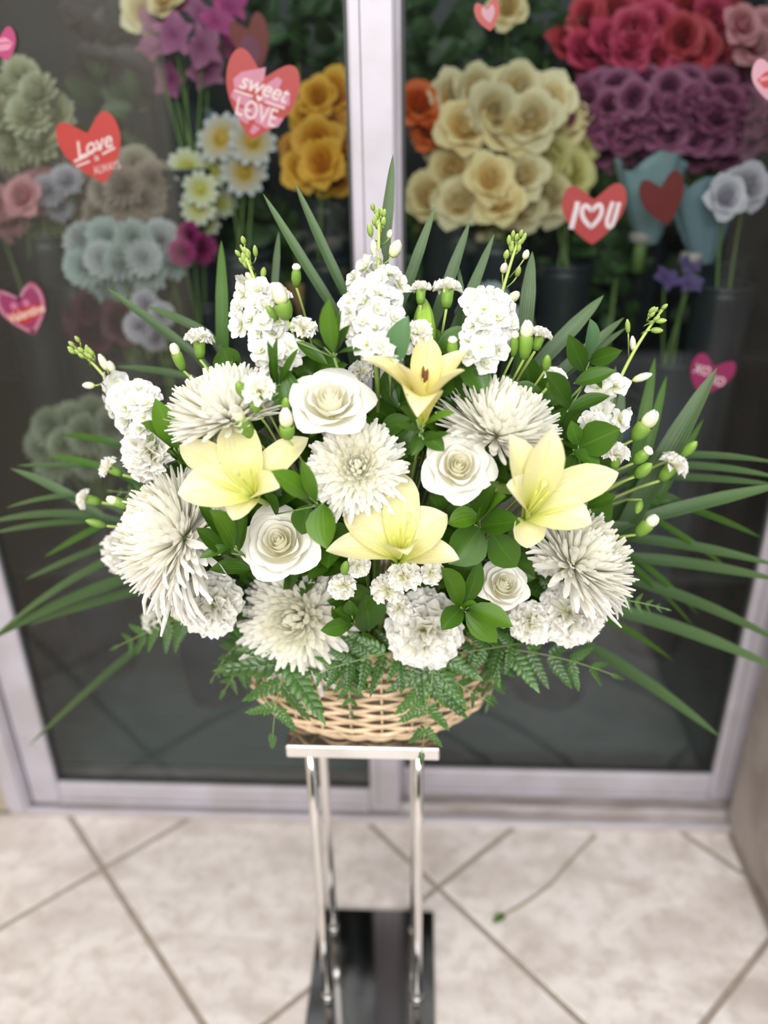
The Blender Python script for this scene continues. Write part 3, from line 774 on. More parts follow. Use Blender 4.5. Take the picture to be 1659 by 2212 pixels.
# small spray carnations: u, v, radius, facing, dy, label, calyx
G1 = 'white spray carnations'
lb_side = 'small white spray carnation on a thin stem with its green calyx showing'
lb_clu = 'small white spray carnation in the cluster under the middle lily'
lb_left = 'small white spray carnation poking out at the left edge above the palm leaves'
for k, (u, v, r_, a, dy, lb, cal) in enumerate([
    (558, 838, 36, (0.05, 0.62, 0.75), -0.05, 'frilly small white carnation in front of the upper left chrysanthemum', 1.0),
    (655, 706, 28, (0.1, 0.75, 0.6), 0.0, 'small white carnation right of the left centre stock spire', 1.0),
    (430, 733, 33, (0.0, 0.95, 0.25), 0.0, lb_side, 1.2),
    (904, 718, 31, (-0.1, 0.55, 0.8), 0.0, 'small white carnation beside the green lily bud', 0.9),
    (909, 624, 23, (0.0, 0.98, 0.15), 0.0, lb_side, 1.4),
    (967, 622, 30, (0.05, 0.97, 0.2), 0.0, lb_side, 1.4),
    (1168, 724, 24, (0.3, 0.9, 0.25), 0.0, lb_side, 1.4),
    (1200, 815, 27, (0.5, 0.7, 0.5), 0.0, lb_side, 1.0),
    (838, 1272, 36, (-0.15, 0.5, 0.85), -0.01, lb_clu, 0.9),
    (874, 1243, 36, (0.1, 0.5, 0.85), -0.02, lb_clu, 0.9),
    (932, 1238, 27, (0.2, -0.2, 0.95), -0.01, lb_clu, 0.9),
    (862, 1312, 28, (-0.3, 0.3, 0.85), 0.02, lb_clu, 0.9),
    (740, 1266, 29, (-0.1, 0.5, 0.85), 0.0, 'small white carnation right of the chrysanthemum hanging over the rim', 0.9),
    (775, 1222, 25, (0.0, -0.2, 0.95), 0.01, lb_clu, 0.9),
    (1183, 1208, 34, (0.0, 0.2, 0.9), 0.05, 'white carnation half hidden behind the right edge chrysanthemum', 0.9),
    (1088, 1322, 32, (-0.1, 0.1, 0.9), 0.03, 'small cream carnation tucked under the small half open rose', 0.9),
    (234, 1010, 25, (-0.8, 0.45, 0.35), 0.0, lb_left, 1.2),
    (184, 1077, 23, (-0.92, 0.25, 0.35), 0.0, lb_left, 1.4),
    (330, 1340, 30, (-0.85, -0.05, 0.5), 0.0, 'small white carnation below the drooping chrysanthemum at the left', 1.2),
    (1333, 980, 30, (0.05, 0.85, 0.5), 0.0, 'small white carnation under the right stock spire', 1.2),
    (1457, 1004, 33, (0.55, 0.72, 0.4), 0.0, 'outermost small white carnation on the right, against the dark glass', 1.3),
    (605, 640, 26, (0.0, 0.9, 0.4), -0.02, 'small white carnation in front of the left centre stock spire', 1.5),
    (462, 940, 28, (-0.5, 0.2, 0.8), 0.02, 'small white carnation between the upper left chrysanthemum and the left lily', 1.0),
    (780, 800, 26, (0.0, 0.6, 0.8), 0.08, 'small white carnation deep behind the large open rose', 0.9),
    (640, 815, 26, (0.0, 0.5, 0.8), 0.08, 'small white carnation deep behind the large open rose', 0.9),
]):
    carnation(lb, u, v, r_, a, dy, N=18, t0=8, t1=(80 if a[2] < 0.6 else 94), mini=True, calyx=cal, name='spray_carnation', group=G1, sd=300+k)
# buds: base u,v -> tip u,v, half width, white share
def bud_tip_mesh():
    v, f, u = lathe([(0.62, 0.0), (0.90, 0.18), (0.95, 0.42), (0.84, 0.68), (0.58, 0.88), (0.30, 0.96), (0.02, 0.90)], 20)
    v = [(x*(1+0.10*math.sin(5*math.atan2(y, x)+4*z)*min(1, z*1.5)), y*(1+0.10*math.sin(5*math.atan2(y, x)+4*z)*min(1, z*1.5)), z+0.06*math.sin(5*math.atan2(y, x)+1)*(z > 0.6)) for x, y, z in v]
    return mesh('bud_tip', v, f, BUDW, u)
BUDT = bud_tip_mesh()
def bud(bu, bv, tu, tv, hw, white, dy=0.0, lab='tight green carnation bud with a pale tip'):
    B, T = at(bu, bv, dy), aty(tu, tv, dome(bu, bv)+dy-0.008)
    ax = nz(T-B); L = np.linalg.norm(T-B); s = depth(B)/FPX
    t = thing('carnation_bud', lab, 'flower bud', root_of(B), 'carnation buds')
    add_stem(t, B, -ax*0.6+np.array([0, 0.1, -0.8]), 0.0015, STEM_L)
    gl = L*(1-white*0.65)
    fr = frame(B, ax, 0.4)
    prof = [(0.3, 0), (0.62, 0.08), (0.92, 0.35), (1.0, 0.62), (0.96, 0.85), (0.9, 1.0)] if white > 0.15 else [(0.3, 0), (0.7, 0.12), (1.0, 0.4), (0.92, 0.65), (0.55, 0.88), (0.05, 1.0)]
    v_, f_, u_ = lathe(prof, 15)
    v_ = [(x, y, z-(0.10*((k % 3) != 0) if (k // 15 == 5 and white > 0.15) else 0)) for k, (x, y, z) in enumerate(v_)]
    put('calyx', mesh('calyx', v_, f_, CALYX, u_), t, fr @ Matrix.Diagonal((hw*s, hw*s, gl, 1)))
    if white > 0.05:
        put('bud_tip', BUDT, t, frame(B+ax*gl*0.82, ax, 0.1) @ Matrix.Diagonal((hw*s*0.9, hw*s*0.9, L-gl*0.82, 1)))
    return t
WB = 'carnation bud showing white petals above its green calyx'
for q in [(622, 948, 616, 882, 17, 0.75, -0.02, WB), (545, 945, 502, 876, 16, 0.55, -0.02, WB), (396, 800, 372, 742, 12, 0.45, 0, WB), (640, 620, 640, 570, 11, 0.1), (620, 690, 597, 612, 19, 0.7, -0.03, WB),
          (280, 1095, 230, 1075, 11, 0.5, 0, WB), (1368, 950, 1418, 888, 18, 0.62, 0, WB), (1370, 1000, 1406, 968, 14, 0.15), (1372, 1030, 1410, 1000, 14, 0.05), (1474, 985, 1507, 952, 11, 0.05),
          (1375, 1155, 1420, 1115, 15, 0.5, 0, WB), (976, 770, 978, 728, 12, 0.1), (1178, 800, 1184, 765, 10, 0.05), (1132, 775, 1140, 692, 16, 0.5, 0, WB), (1108, 770, 1113, 715, 10, 0.15),
          (553, 890, 548, 862, 12, 0.05, -0.03), (530, 858, 512, 824, 12, 0.0, -0.05), (618, 890, 617, 858, 11, 0.0), (742, 1240, 749, 1212, 10, 0.0, -0.02), (425, 1340, 372, 1322, 15, 0.75, 0, WB),
          (230, 1136, 184, 1124, 9, 0.0), (1385, 1080, 1375, 1110, 9, 0.0), (455, 955, 435, 925, 14, 0.0, 0.0), (600, 690, 575, 660, 9, 0.0, -0.02), (1130, 1060, 1036, 1050, 12, 0.5, 0.02)]:
    bud(*q)

# ------------------------------------------------------------------ stock spires
def floret_mesh(sd, closed=0.0):
    r = random.Random(sd); parts = []
    for wh, (n, tilt, L) in enumerate(((5, 1.38, 1.0), (4, 0.85, 0.72), (2, 0.3, 0.45))):
        for k in range(n):
            a = 2*math.pi*k/n+wh*0.6+r.uniform(-0.2, 0.2); tl = tilt*(1-closed)+r.uniform(-0.2, 0.12); LL = L*r.uniform(0.86, 1.1)
            p1 = r.uniform(0, 6.28); rec = r.uniform(-0.1, 0.5)
            def fn(t, s, a=a, tl=tl, LL=LL, p1=p1, rec=rec):
                w = 0.47*LL*math.sin(math.pi*min(1, 0.06+0.84*t**1.5))**0.7
                out = LL*t*(1-0.10*s*s*t); zz = 0.05*math.sin(3*s+p1)*t*LL+0.10*s*s*t*LL
                ang = tl+rec*t*t*0.5
                x = out*math.sin(ang)-zz*math.cos(ang); z = out*math.cos(ang)+zz*math.sin(ang); y = w*s
                return (x*math.cos(a)-y*math.sin(a), x*math.sin(a)+y*math.cos(a), z-0.25)
            parts.append(grid(5, 6, fn))
    v, f, u = join(parts)
    return mesh('floret', v, f, STOCK, u)
FLO = [floret_mesh(i) for i in range(6)]
FLOC = [floret_mesh(20+i, 0.6) for i in range(3)]
SB = lathe([(0.25, 0), (0.75, 0.15), (1.0, 0.45), (0.85, 0.75), (0.3, 1.0), (0.01, 1.02)], 8)
SBUD = mesh('bud', SB[0], SB[1], BUDG, SB[2])
SBW = mesh('white_bud', SB[0], SB[1], BUDW, SB[2])
def stock(label, pts, florets, buds, dy=0.0, fr_=33, sd=1):
    """pts: stem pixels base->tip; florets: (u,v,dy,scale); buds: (stem u,v -> bud u,v, half width, white?)"""
    r = random.Random(sd)
    P = [at(u, v, dy+0.01) for u, v in pts]
    t = thing('stock_flower', label, 'flower', root_of(P[0]), 'white stock spires')
    C = bez(P, 14)
    pre = stem_pts(P[0], P[0]-P[1], 8)
    v_, f_, u_ = tube(np.vstack([pre[:-1], C]), np.concatenate([np.full(7, 0.003), np.linspace(0.003, 0.0016, 14)]), 8)
    put('stem', mesh('stem', v_, f_, STEM_L, u_), t)
    for (u, v, fd, s) in florets:
        Q = at(u, v, dy+fd)
        i = int(np.argmin(np.linalg.norm(C-Q, axis=1))); out = Q-C[i]
        a = nz(nz(out)*0.9+BACK*0.75+UP*0.10+np.array([r.uniform(-.35, .35), r.uniform(-.25, .25), r.uniform(-.3, .3)]))
        R = fr_*s*depth(Q)/FPX
        fl = put('floret', r.choice(FLO if s > 0.7 else FLOC), t, frame(Q, a, r.uniform(0, 6), R))
        v_, f_, u_ = tube(bez([C[max(0, i-1)], (C[i]+Q)/2-UP*0.003, Q-a*R*0.2], 5), 0.0011, 5)
        put('pedicel', mesh('pedicel', v_, f_, STEM_L, u_), t)
    for (su, sv, bu, bv, tu, tv, hw, white) in buds:
        S, B, T = at(su, sv, dy+0.01), at(bu, bv, dy), at(tu, tv, dy-0.003)
        v_, f_, u_ = tube(bez([S, S*0.3+B*0.7-(T-B)*0.3, B], 6), 0.0009, 5)
        pd = put('pedicel', mesh('pedicel', v_, f_, STEM_L, u_), t)
        L = np.linalg.norm(T-B); s = depth(B)/FPX
        put('bud', SBW if white else SBUD, t, frame(B, T-B, 0) @ Matrix.Diagonal((hw*s, hw*s, L, 1)))
    return t
def blob(cx, cy, rx, ry, n, sd, tilt=0.0):
    r = random.Random(sd); out = []; k = 0
    while len(out) < n and k < 4000:
        k += 1
        x, y = r.uniform(-1, 1), r.uniform(-1, 1)
        if x*x+y*y > 1: continue
        uu = cx+x*rx*math.cos(tilt)-y*ry*math.sin(tilt); vv = cy+x*rx*math.sin(tilt)+y*ry*math.cos(tilt)
        if any((uu-o[0])**2+(vv-o[1])**2 < (33 if k < 1500 else 25)**2 for o in out): continue
        out.append((uu, vv, -0.025*math.sqrt(1-x*x-y*y), r.uniform(0.82, 1.1)))
    return out
def tipbuds(tu, tv, du, dv, n, sd):
    """the crowded green buds at a spire's tip; (du,dv) points from the tip down the stem"""
    r = random.Random(sd); out = []
    L = math.hypot(du, dv); dx, dy_ = du/L, dv/L; px, py = -dy_, dx
    for k in range(n):
        q = r.uniform(0, 1); s = r.uniform(-1, 1)*(5+9*(1-q*0.4))
        bu, bv = tu+dx*q*L+px*s, tv+dy_*q*L+py*s
        out.append((tu+dx*(q*L+14), tv+dy_*(q*L+14), bu+dx*4, bv+dy_*4, bu-dx*13+px*s*0.25, bv-dy_*13+py*s*0.25, 5.2, 0))
    return out
stock('white stock spire leaning out at the far left', [(330, 960), (270, 870), (225, 800), (160, 748)],
      blob(282, 868, 58, 42, 13, 1, 0.5)+[(268, 912, -0.01, 1.0), (330, 850, 0.0, 0.8), (300, 925, -0.01, 0.9)],
      tipbuds(158, 744, 40, 32, 12, 1)+[(235, 815, 232, 800, 214, 765, 9, 1), (240, 825, 245, 805, 235, 780, 9, 1), (225, 825, 205, 833, 178, 832, 8, 1), (195, 790, 192, 768, 186, 745, 6, 0)], sd=1)
stock('white stock spire left of the middle, above the upper left chrysanthemum', [(600, 800), (590, 720), (560, 620), (520, 530)],
      blob(556, 668, 52, 62, 16, 2, -0.2)+blob(585, 750, 45, 32, 8, 3),
      tipbuds(515, 528, 28, 45, 13, 2)+[(552, 590, 548, 610, 532, 590, 9, 1), (560, 615, 568, 600, 570, 578, 7, 0), (545, 570, 553, 555, 550, 530, 6, 0), (540, 575, 532, 572, 522, 550, 6, 0)], sd=2)
stock('tallest white stock spire in front of the white door stile', [(812, 780), (812, 700), (820, 580), (818, 452)],
      blob(812, 612, 56, 44, 13, 4)+blob(800, 680, 66, 50, 15, 5)+blob(820, 738, 48, 34, 8, 6),
      tipbuds(816, 450, 4, 52, 14, 3)+[(822, 560, 810, 552, 806, 518, 9, 1), (824, 570, 846, 555, 862, 520, 14, 1), (822, 530, 840, 515, 844, 496, 7, 1), (818, 520, 802, 512, 797, 482, 7, 0), (816, 590, 795, 572, 788, 550, 9, 1)], sd=3)
stock('white stock spire right of the middle, above the tilted chrysanthemum', [(1040, 800), (1060, 720), (1080, 640), (1122, 510)],
      blob(1062, 692, 50, 40, 13, 7)+blob(1045, 750, 44, 34, 9, 8)+[(1022, 650, 0.0, 1.0), (1105, 665, 0.0, 0.75), (1042, 640, 0.0, 0.9)],
      tipbuds(1122, 505, -12, 42, 12, 4)+[(1088, 625, 1086, 590, 1092, 568, 9, 1), (1095, 620, 1116, 598, 1122, 575, 7, 0), (1100, 600, 1132, 560, 1140, 540, 8, 1), (1085, 640, 1100, 650, 1120, 632, 11, 1), (1095, 580, 1092, 560, 1096, 540, 7, 0), (1105, 560, 1100, 530, 1100, 508, 6, 0)], sd=4)
stock('sparse white stock spire arching at the far right', [(1290, 960), (1315, 870), (1350, 770), (1432, 668)],
      [(1330, 828, -0.01, 1.15), (1292, 832, 0.0, 0.9), (1305, 850, 0.01, 0.8), (1300, 885, 0.0, 0.9), (1272, 905, 0.0, 0.8), (1290, 912, -0.01, 0.85), (1345, 905, -0.01, 1.0), (1318, 912, 0.0, 0.8), (1350, 893, 0.0, 0.7)],
      tipbuds(1432, 664, -26, 22, 6, 5)+[(1340, 830, 1366, 822, 1408, 808, 9, 1), (1358, 775, 1357, 720, 1355, 690, 6, 0), (1362, 765, 1368, 758, 1366, 726, 7, 1), (1385, 722, 1405, 713, 1432, 714, 7, 0), (1390, 705, 1415, 694, 1440, 692, 6, 0)], sd=5)

# ------------------------------------------------------------------ ruscus leaves
LW = [(0, 0.05), (0.06, 0.28), (0.2, 0.70), (0.42, 1.0), (0.62, 0.93), (0.8, 0.62), (0.93, 0.24), (1.0, 0.01)]
def leaf_ribbon(B, T, hw, tw=0.0, bend=0.0, nref=None, cup=0.22, n=11, lift=0.10):
    L = np.linalg.norm(T-B); d = nz(T-B)
    nr = nref if nref is not None else BACK
    side = nz(np.cross(d, nr))
    nr = nr*math.cos(tw)+side*math.sin(tw)
    C = bez([B, (B+T)/2+side*bend*L+nz(nr)*lift*L, T], n)
    return ribbon(C, [hw*wprof(i/(n-1), LW) for i in range(n)], nr, cup=cup, nv=6, fold=0.12)
def sprig(label, node, leaves, dy=0.0, sd=0, mat=LEAF, group='glossy green ruscus sprigs'):
    r = random.Random(sd); dy -= 0.045 if sd == 2 else 0.018
    Pn = at(node[0], node[1], dy+0.015)
    t = thing('ruscus_sprig', label, 'leaves', root_of(Pn), group)
    add_stem(t, Pn, np.array([0, 0.4, -1.0]), 0.0016)
    for q in leaves:
        (bu, bv, tu, tv, hw) = q[:5]; kd = q[5] if len(q) > 5 else ''
        dz = {'d': 0.03, 'l': -0.005, 'g': 0.0}.get(kd, 0.008)
        B = at(bu, bv, dy+dz); y = dome(bu, bv)+dy+dz
        T = aty(tu, tv, y-0.018+r.uniform(-0.015, 0.02))
        s = depth(B)/FPX
        v_, f_, u_ = leaf_ribbon(B, T, hw*s*1.08, r.uniform(-0.5, 0.5), r.uniform(-0.06, 0.06), nref=nz(BACK+UP*0.35))
        lf = put('leaf', mesh('leaf', v_, f_, {'l': LEAF_L, 'g': LEAF_G}.get(kd, mat), u_), t)
        v_, f_, u_ = tube(bez([Pn, (Pn+B)/2+BACK*0.002, B], 4), 0.0010, 5)
        put('petiole', mesh('petiole', v_, f_, STEM, u_), lf)
    return t
sprig('glossy pointed ruscus leaves in front of the left stock spire', (390, 985), [(375, 968, 304, 914, 22, 'l'), (385, 968, 335, 860, 25, 'l'), (388, 962, 403, 872, 10), (396, 955, 445, 918, 30, 'd'), (372, 962, 425, 1018, 22)], -0.01, 1)
sprig('dark ruscus leaves between the left lily and the lower left rose', (528, 1200), [(508, 1178, 428, 1090, 20), (505, 1185, 452, 1102, 27, 'l'), (516, 1190, 533, 1096, 18), (500, 1195, 424, 1140, 20), (500, 1178, 430, 1206, 11), (545, 1232, 452, 1230, 22)], -0.005, 2)
sprig('ruscus with one broad hanging leaf left of the round chrysanthemum', (688, 1092), [(668, 1074, 586, 1017, 24, 'l'), (684, 1085, 652, 992, 15, 'l'), (676, 1092, 610, 1054, 20), (698, 1088, 706, 1186, 36, 'l'), (668, 1090, 652, 1155, 28, 'd'), (600, 1110, 570, 1070, 18, 'd')], -0.01, 3)
sprig('broad ruscus leaves under the creamy right rose', (1036, 1140), [(1020, 1135, 1078, 1040, 30), (1025, 1132, 1094, 1072, 30, 'l'), (1036, 1118, 967, 1132, 27, 'l'), (1038, 1138, 1124, 1128, 28), (1038, 1140, 968, 1218, 42), (1062, 1150, 1116, 1225, 34, 'd'), (1015, 1130, 1000, 1080, 30, 'd')], 0.018, 4)
sprig('star of light green ruscus leaves right of the biggest carnation', (1002, 1318), [(996, 1310, 952, 1226, 26, 'l'), (1003, 1306, 1034, 1208, 19), (998, 1312, 954, 1362, 22), (1006, 1322, 1074, 1388, 25, 'l'), (1012, 1312, 1108, 1354, 25, 'l'), (995, 1312, 1030, 1304, 10, 'l')], -0.02, 5)
sprig('round dark ruscus leaf and small curled ones left of the biggest carnation', (768, 1350), [(798, 1362, 786, 1282, 38), (758, 1345, 692, 1362, 19), (765, 1340, 722, 1318, 18), (785, 1365, 788, 1415, 26, 'd'), (760, 1330, 755, 1295, 15)], -0.01, 6)
sprig('thin ruscus leaves right under the upper yellow lily', (908, 935), [(915, 918, 984, 892, 16, 'l'), (908, 932, 852, 918, 10), (900, 905, 878, 850, 9), (910, 930, 888, 985, 14, 'd'), (915, 935, 960, 975, 18, 'd'), (905, 925, 862, 880, 14, 'd'), (915, 950, 972, 935, 9)], -0.005, 7)
sprig('narrow upright ruscus leaves left of the large open rose', (603, 835), [(597, 832, 577, 735, 12), (601, 832, 600, 726, 10), (605, 830, 645, 752, 10), (600, 790, 632, 905, 30), (600, 850, 580, 780, 14, 'd')], 0.0, 8)
sprig('ruscus with an upright pale leaf between two stock spires', (722, 772), [(720, 762, 711, 645, 19, 'l'), (725, 766, 738, 668, 11), (726, 762, 757, 702, 15), (728, 764, 780, 757, 11), (640, 738, 708, 788, 14), (700, 750, 672, 735, 8)], 0.0, 9)
sprig('single grey green ruscus leaf left of the upper yellow lily', (842, 800), [(844, 795, 882, 682, 27, 'g'), (838, 790, 792, 772, 12)], 0.022, 10)
sprig('broad dark ruscus leaf behind the upper yellow lily', (1050, 850), [(1008, 768, 1048, 850, 32), (1030, 830, 1010, 900, 25, 'd'), (1045, 850, 1010, 870, 20, 'd')], 0.02, 11)
sprig('open ruscus leaves at the upper right against the dark glass', (1262, 830), [(1270, 772, 1274, 688, 20, 'g'), (1262, 802, 1228, 722, 20), (1272, 782, 1344, 757, 18), (1240, 828, 1330, 800, 18), (1232, 880, 1178, 802, 26), (1225, 890, 1318, 855, 22), (1270, 790, 1300, 840, 10)], 0.0, 12)
sprig('big ruscus leaf with smaller ones under the right stock spire', (1248, 975), [(1250, 966, 1340, 926, 36), (1250, 962, 1234, 908, 16), (1238, 972, 1296, 1012, 21), (1245, 980, 1225, 1045, 22, 'd'), (1268, 1092, 1330, 1072, 18)], 0.0, 13)
# unlabelled fill deeper inside: whole sprigs with shared leaves
FL = []
for i in range(5):
    r = random.Random(40+i)
    v_, f_, u_ = leaf_ribbon(np.array([0, 0, 0.0]), np.array([1.0, 0, 0.05]), 0.27+0.05*i, 0.2*(i-2), 0.05*(i-2), nref=np.array([0, 0, 1.0]), n=9)
    FL.append(mesh('leaf', v_, f_, LEAF, u_))
r = random.Random(99)
nf = 0
while nf < 78:
    u, v = r.uniform(270, 1330), r.uniform(740, 1400)
    if ((u-815)/545)**2+((v-1090)/(360 if v < 1090 else 320))**2 > 1: continue
    dyf = r.uniform(0.045, 0.11)
    Pn = at(u, v, dyf)
    t = thing('ruscus_sprig', 'dark ruscus sprig deep in the arrangement filling the gaps between flowers', 'leaves', root_of(Pn), 'dark filler ruscus sprigs')
    add_stem(t, Pn, np.array([0, 0.3, -1.0]), 0.0016)
    outd = nz(Pn-np.array([BX, BY+0.05, 0.85]))
    for k in range(8):
        a = k*2.4+r.uniform(-.4, .4)
        e = frame(Pn-outd*0.008*k, outd, a)
        d = np.array(e.to_3x3() @ Vector((math.sin(1.0), 0, math.cos(1.0))))
        M = frame(Pn-outd*0.006*k, nz(outd+BACK*0.8), 0)
        x = nz(d); zc = nz(BACK*1.0+outd*0.5-x*np.dot(BACK+outd*0.5, x)); y = np.cross(zc, x)
        M = Matrix(((x[0], y[0], zc[0], 0), (x[1], y[1], zc[1], 0), (x[2], y[2], zc[2], 0), (0, 0, 0, 1)))
        s = r.uniform(0.038, 0.055)
        put('leaf', r.choice(FL), t, Matrix.Translation(Vector(Pn-outd*0.008*k)) @ M @ Matrix.Scale(s, 4))
    nf += 1

# ------------------------------------------------------------------ palm leaflets
def blade_w(t): return wprof(t, [(0, 0.75), (0.25, 1.0), (0.6, 0.92), (0.85, 0.55), (0.96, 0.2), (1, 0.02)])
def palm(label, blades, group='long palm leaves fanned behind the flowers', y0=1.06):
    c = np.mean([[b[0], b[1]] for b in blades], axis=0)
    R = root_of(aty(c[0], c[1], y0))
    t = thing('palm_frond', label, 'leaves', R, group)
    for b in blades:
        (bu, bv, tu, tv, hw) = b[:5]; sag = b[5] if len(b) > 5 else 0.0; kd = b[6] if len(b) > 6 else ''
        yb = y0+(b[7] if len(b) > 7 else 0.0)
        B = aty(bu, bv, yb); T = aty(tu, tv, yb+(0.03 if kd != 'd' else 0.06))
        mid = aty((bu+tu)/2, (bv+tv)/2-sag, yb+0.01)
        C = bez([B, mid*2-(B+T)/2, T], 18)
        R2 = R+np.array([rng.uniform(-.02, .02), rng.uniform(0, .03), 0])
        pre = bez([R2, B-(C[1]-C[0])*6, B], 7)[:-1]
        s = depth(B)/FPX
        full = np.vstack([pre, C]); n = len(full)
        hws = [hw*s*0.55]*1+[hw*s*(0.55+0.25*i/5) for i in range(5)]+[hw*s*blade_w(i/17) for i in range(18)]
        v_, f_, u_ = ribbon(full, hws, nz(BACK+UP*0.5), cup=0.0, nv=4, fold=0.28, twist=rng.uniform(-0.3, 0.3))
        put('leaflet', mesh('leaflet', v_, f_, PALM_D if kd == 'd' else PALM, u_), t)
    return t
palm('two straight palm leaflets crossing the glass left of the tallest stock spire', [(735, 690, 568, 418, 12, -4), (752, 650, 636, 394, 12, -4)])
palm('tall palm leaflet standing in front of the white door stile', [(822, 620, 849, 333, 13, 0)])
palm('palm leaflets fanning up right of the tallest stock spire', [(858, 680, 940, 445, 12, 0), (930, 720, 1015, 478, 13, 0), (950, 800, 1068, 505, 13, 0), (985, 720, 1045, 560, 7, 0, 'd'), (1000, 640, 988, 570, 5, 0)])
palm('broad upright palm leaflet beside the right centre stock spire', [(1128, 760, 1150, 543, 17, 0)])
palm('palm leaflets slanting up at the upper right behind the ruscus', [(1150, 800, 1304, 638, 17, 0), (1180, 830, 1348, 686, 13, 0), (1160, 850, 1352, 708, 11, 0), (1300, 990, 1330, 790, 13, 0), (1330, 980, 1345, 830, 12, 0)])
palm('broad palm leaflet cutting across the pink sticker at the right', [(1345, 1150, 1549, 795, 24, 0, '', -0.03), (1362, 1060, 1415, 772, 14, 0, 'd'), (1370, 1070, 1440, 812, 12, 0, 'd'), (1390, 1130, 1520, 905, 10, 0, 'd')])
palm('long palm leaflets sweeping out to the right edge', [(1420, 985, 1690, 1002, 10, 8), (1430, 1005, 1690, 1034, 10, 8), (1400, 1030, 1690, 1050, 10, 5), (1390, 1060, 1500, 1100, 11, 4), (1370, 1126, 1700, 1045, 17, 2, '', -0.03),
      (1340, 1160, 1690, 1225, 13, 8), (1340, 1203, 1690, 1255, 13, 8), (1330, 1245, 1700, 1395, 14, 14), (1270, 1305, 1700, 1455, 15, 16), (1440, 1085, 1645, 1162, 9, 6, 'd'), (1390, 1110, 1575, 1230, 8, 6, 'd'),
      (1365, 1200, 1510, 1330, 8, 6, 'd'), (1340, 1200, 1500, 1355, 8, 6, 'd'), (1270, 1320, 1455, 1428, 9, 8, 'd'), (1250, 1385, 1558, 1594, 14, 10, '', -0.04)])
palm('faint palm leaflets behind the left flowers', [(420, 765, 230, 622, 12, 0), (450, 722, 318, 662, 11, 3), (410, 815, 250, 792, 10, 3), (482, 800, 478, 520, 14, 0, 'd'), (592, 640, 602, 500, 8, 0)], y0=1.10)
palm('arching palm leaflets sweeping out to the left edge', [(230, 1008, 36, 1006, 7, 2), (225, 1120, 22, 1012, 11, 10), (230, 1118, -30, 1130, 9, 14), (225, 1125, -30, 1156, 9, 8), (160, 1070, 12, 1098, 7, 5), (240, 1125, 95, 1204, 9, 2, 'd'),
      (250, 1172, 52, 1254, 8, 4), (300, 1185, -30, 1392, 12, 22), (320, 1238, -30, 1388, 15, 14), (330, 1270, 60, 1352, 11, 6), (260, 960, 130, 940, 9, 4, 'd'), (250, 1020, 100, 985, 8, 6, 'd')], y0=1.07)
palm('lone palm leaflet trailing down at the lower left', [(330, 1375, 62, 1612, 10, 6)], y0=1.06)

# ------------------------------------------------------------------ leatherleaf fern
def pinna_mesh(sd):
    """lobed pinna along +X, unit length: saw-edged pinnules either side of a rib, merging towards the tip"""
    r = random.Random(sd); parts = []
    v, f, u = ribbon(bez([(0, 0, 0), (0.5, 0, 0.05), (1, 0, -0.06)], 7), [0.012*(1-0.8*i/6)+0.004 for i in range(7)], np.array([0, 0, 1.0]), cup=-0.8, nv=2)
    parts.append((v, f, [(0.9, b) for a, b in u]))
    n = 7
    for k in range(n):
        q = k/(n-1); x = 0.06+0.74*q; zc = 0.1*x*(1-x)-0.06*x*x
        for sgn in (-1, 1):
            L = 0.235*(1-0.58*q**1.3)*(0.78 if k == 0 else 1.0)*r.uniform(0.88, 1.1)
            a = math.radians(64-20*q+r.uniform(-7, 7)); d = np.array([math.cos(a), sgn*math.sin(a), 0.04+r.uniform(-0.16, 0.10)])
            B = np.array([x-0.015+0.03*(sgn > 0), sgn*0.003, zc]); hw = 0.070*(1-0.22*q)
            parts.append(ribbon(bez([B, B+d*L*0.6+np.array([0.02, 0, 0.02]), B+d*L+np.array([0.05, 0, -0.03])], 8), [hw*c for c in (0.18+0.6*q, 0.72, 1.0, 0.86, 0.95, 0.72, 0.5, 0.04)], np.array([0, 0, 1.0]), cup=-0.30, nv=2, fold=-0.15))
    parts.append(ribbon(bez([(0.5, 0, 0.0), (0.75, 0, -0.02), (1.08, 0, -0.09)], 8), [0.015, 0.05, 0.085, 0.07, 0.075, 0.05, 0.04, 0.003], np.array([0, 0, 1.0]), nv=2, fold=-0.2))
    v, f, u = join(parts)
    return mesh('pinna', v, f, FERN, u)
PIN = [pinna_mesh(i) for i in range(4)]
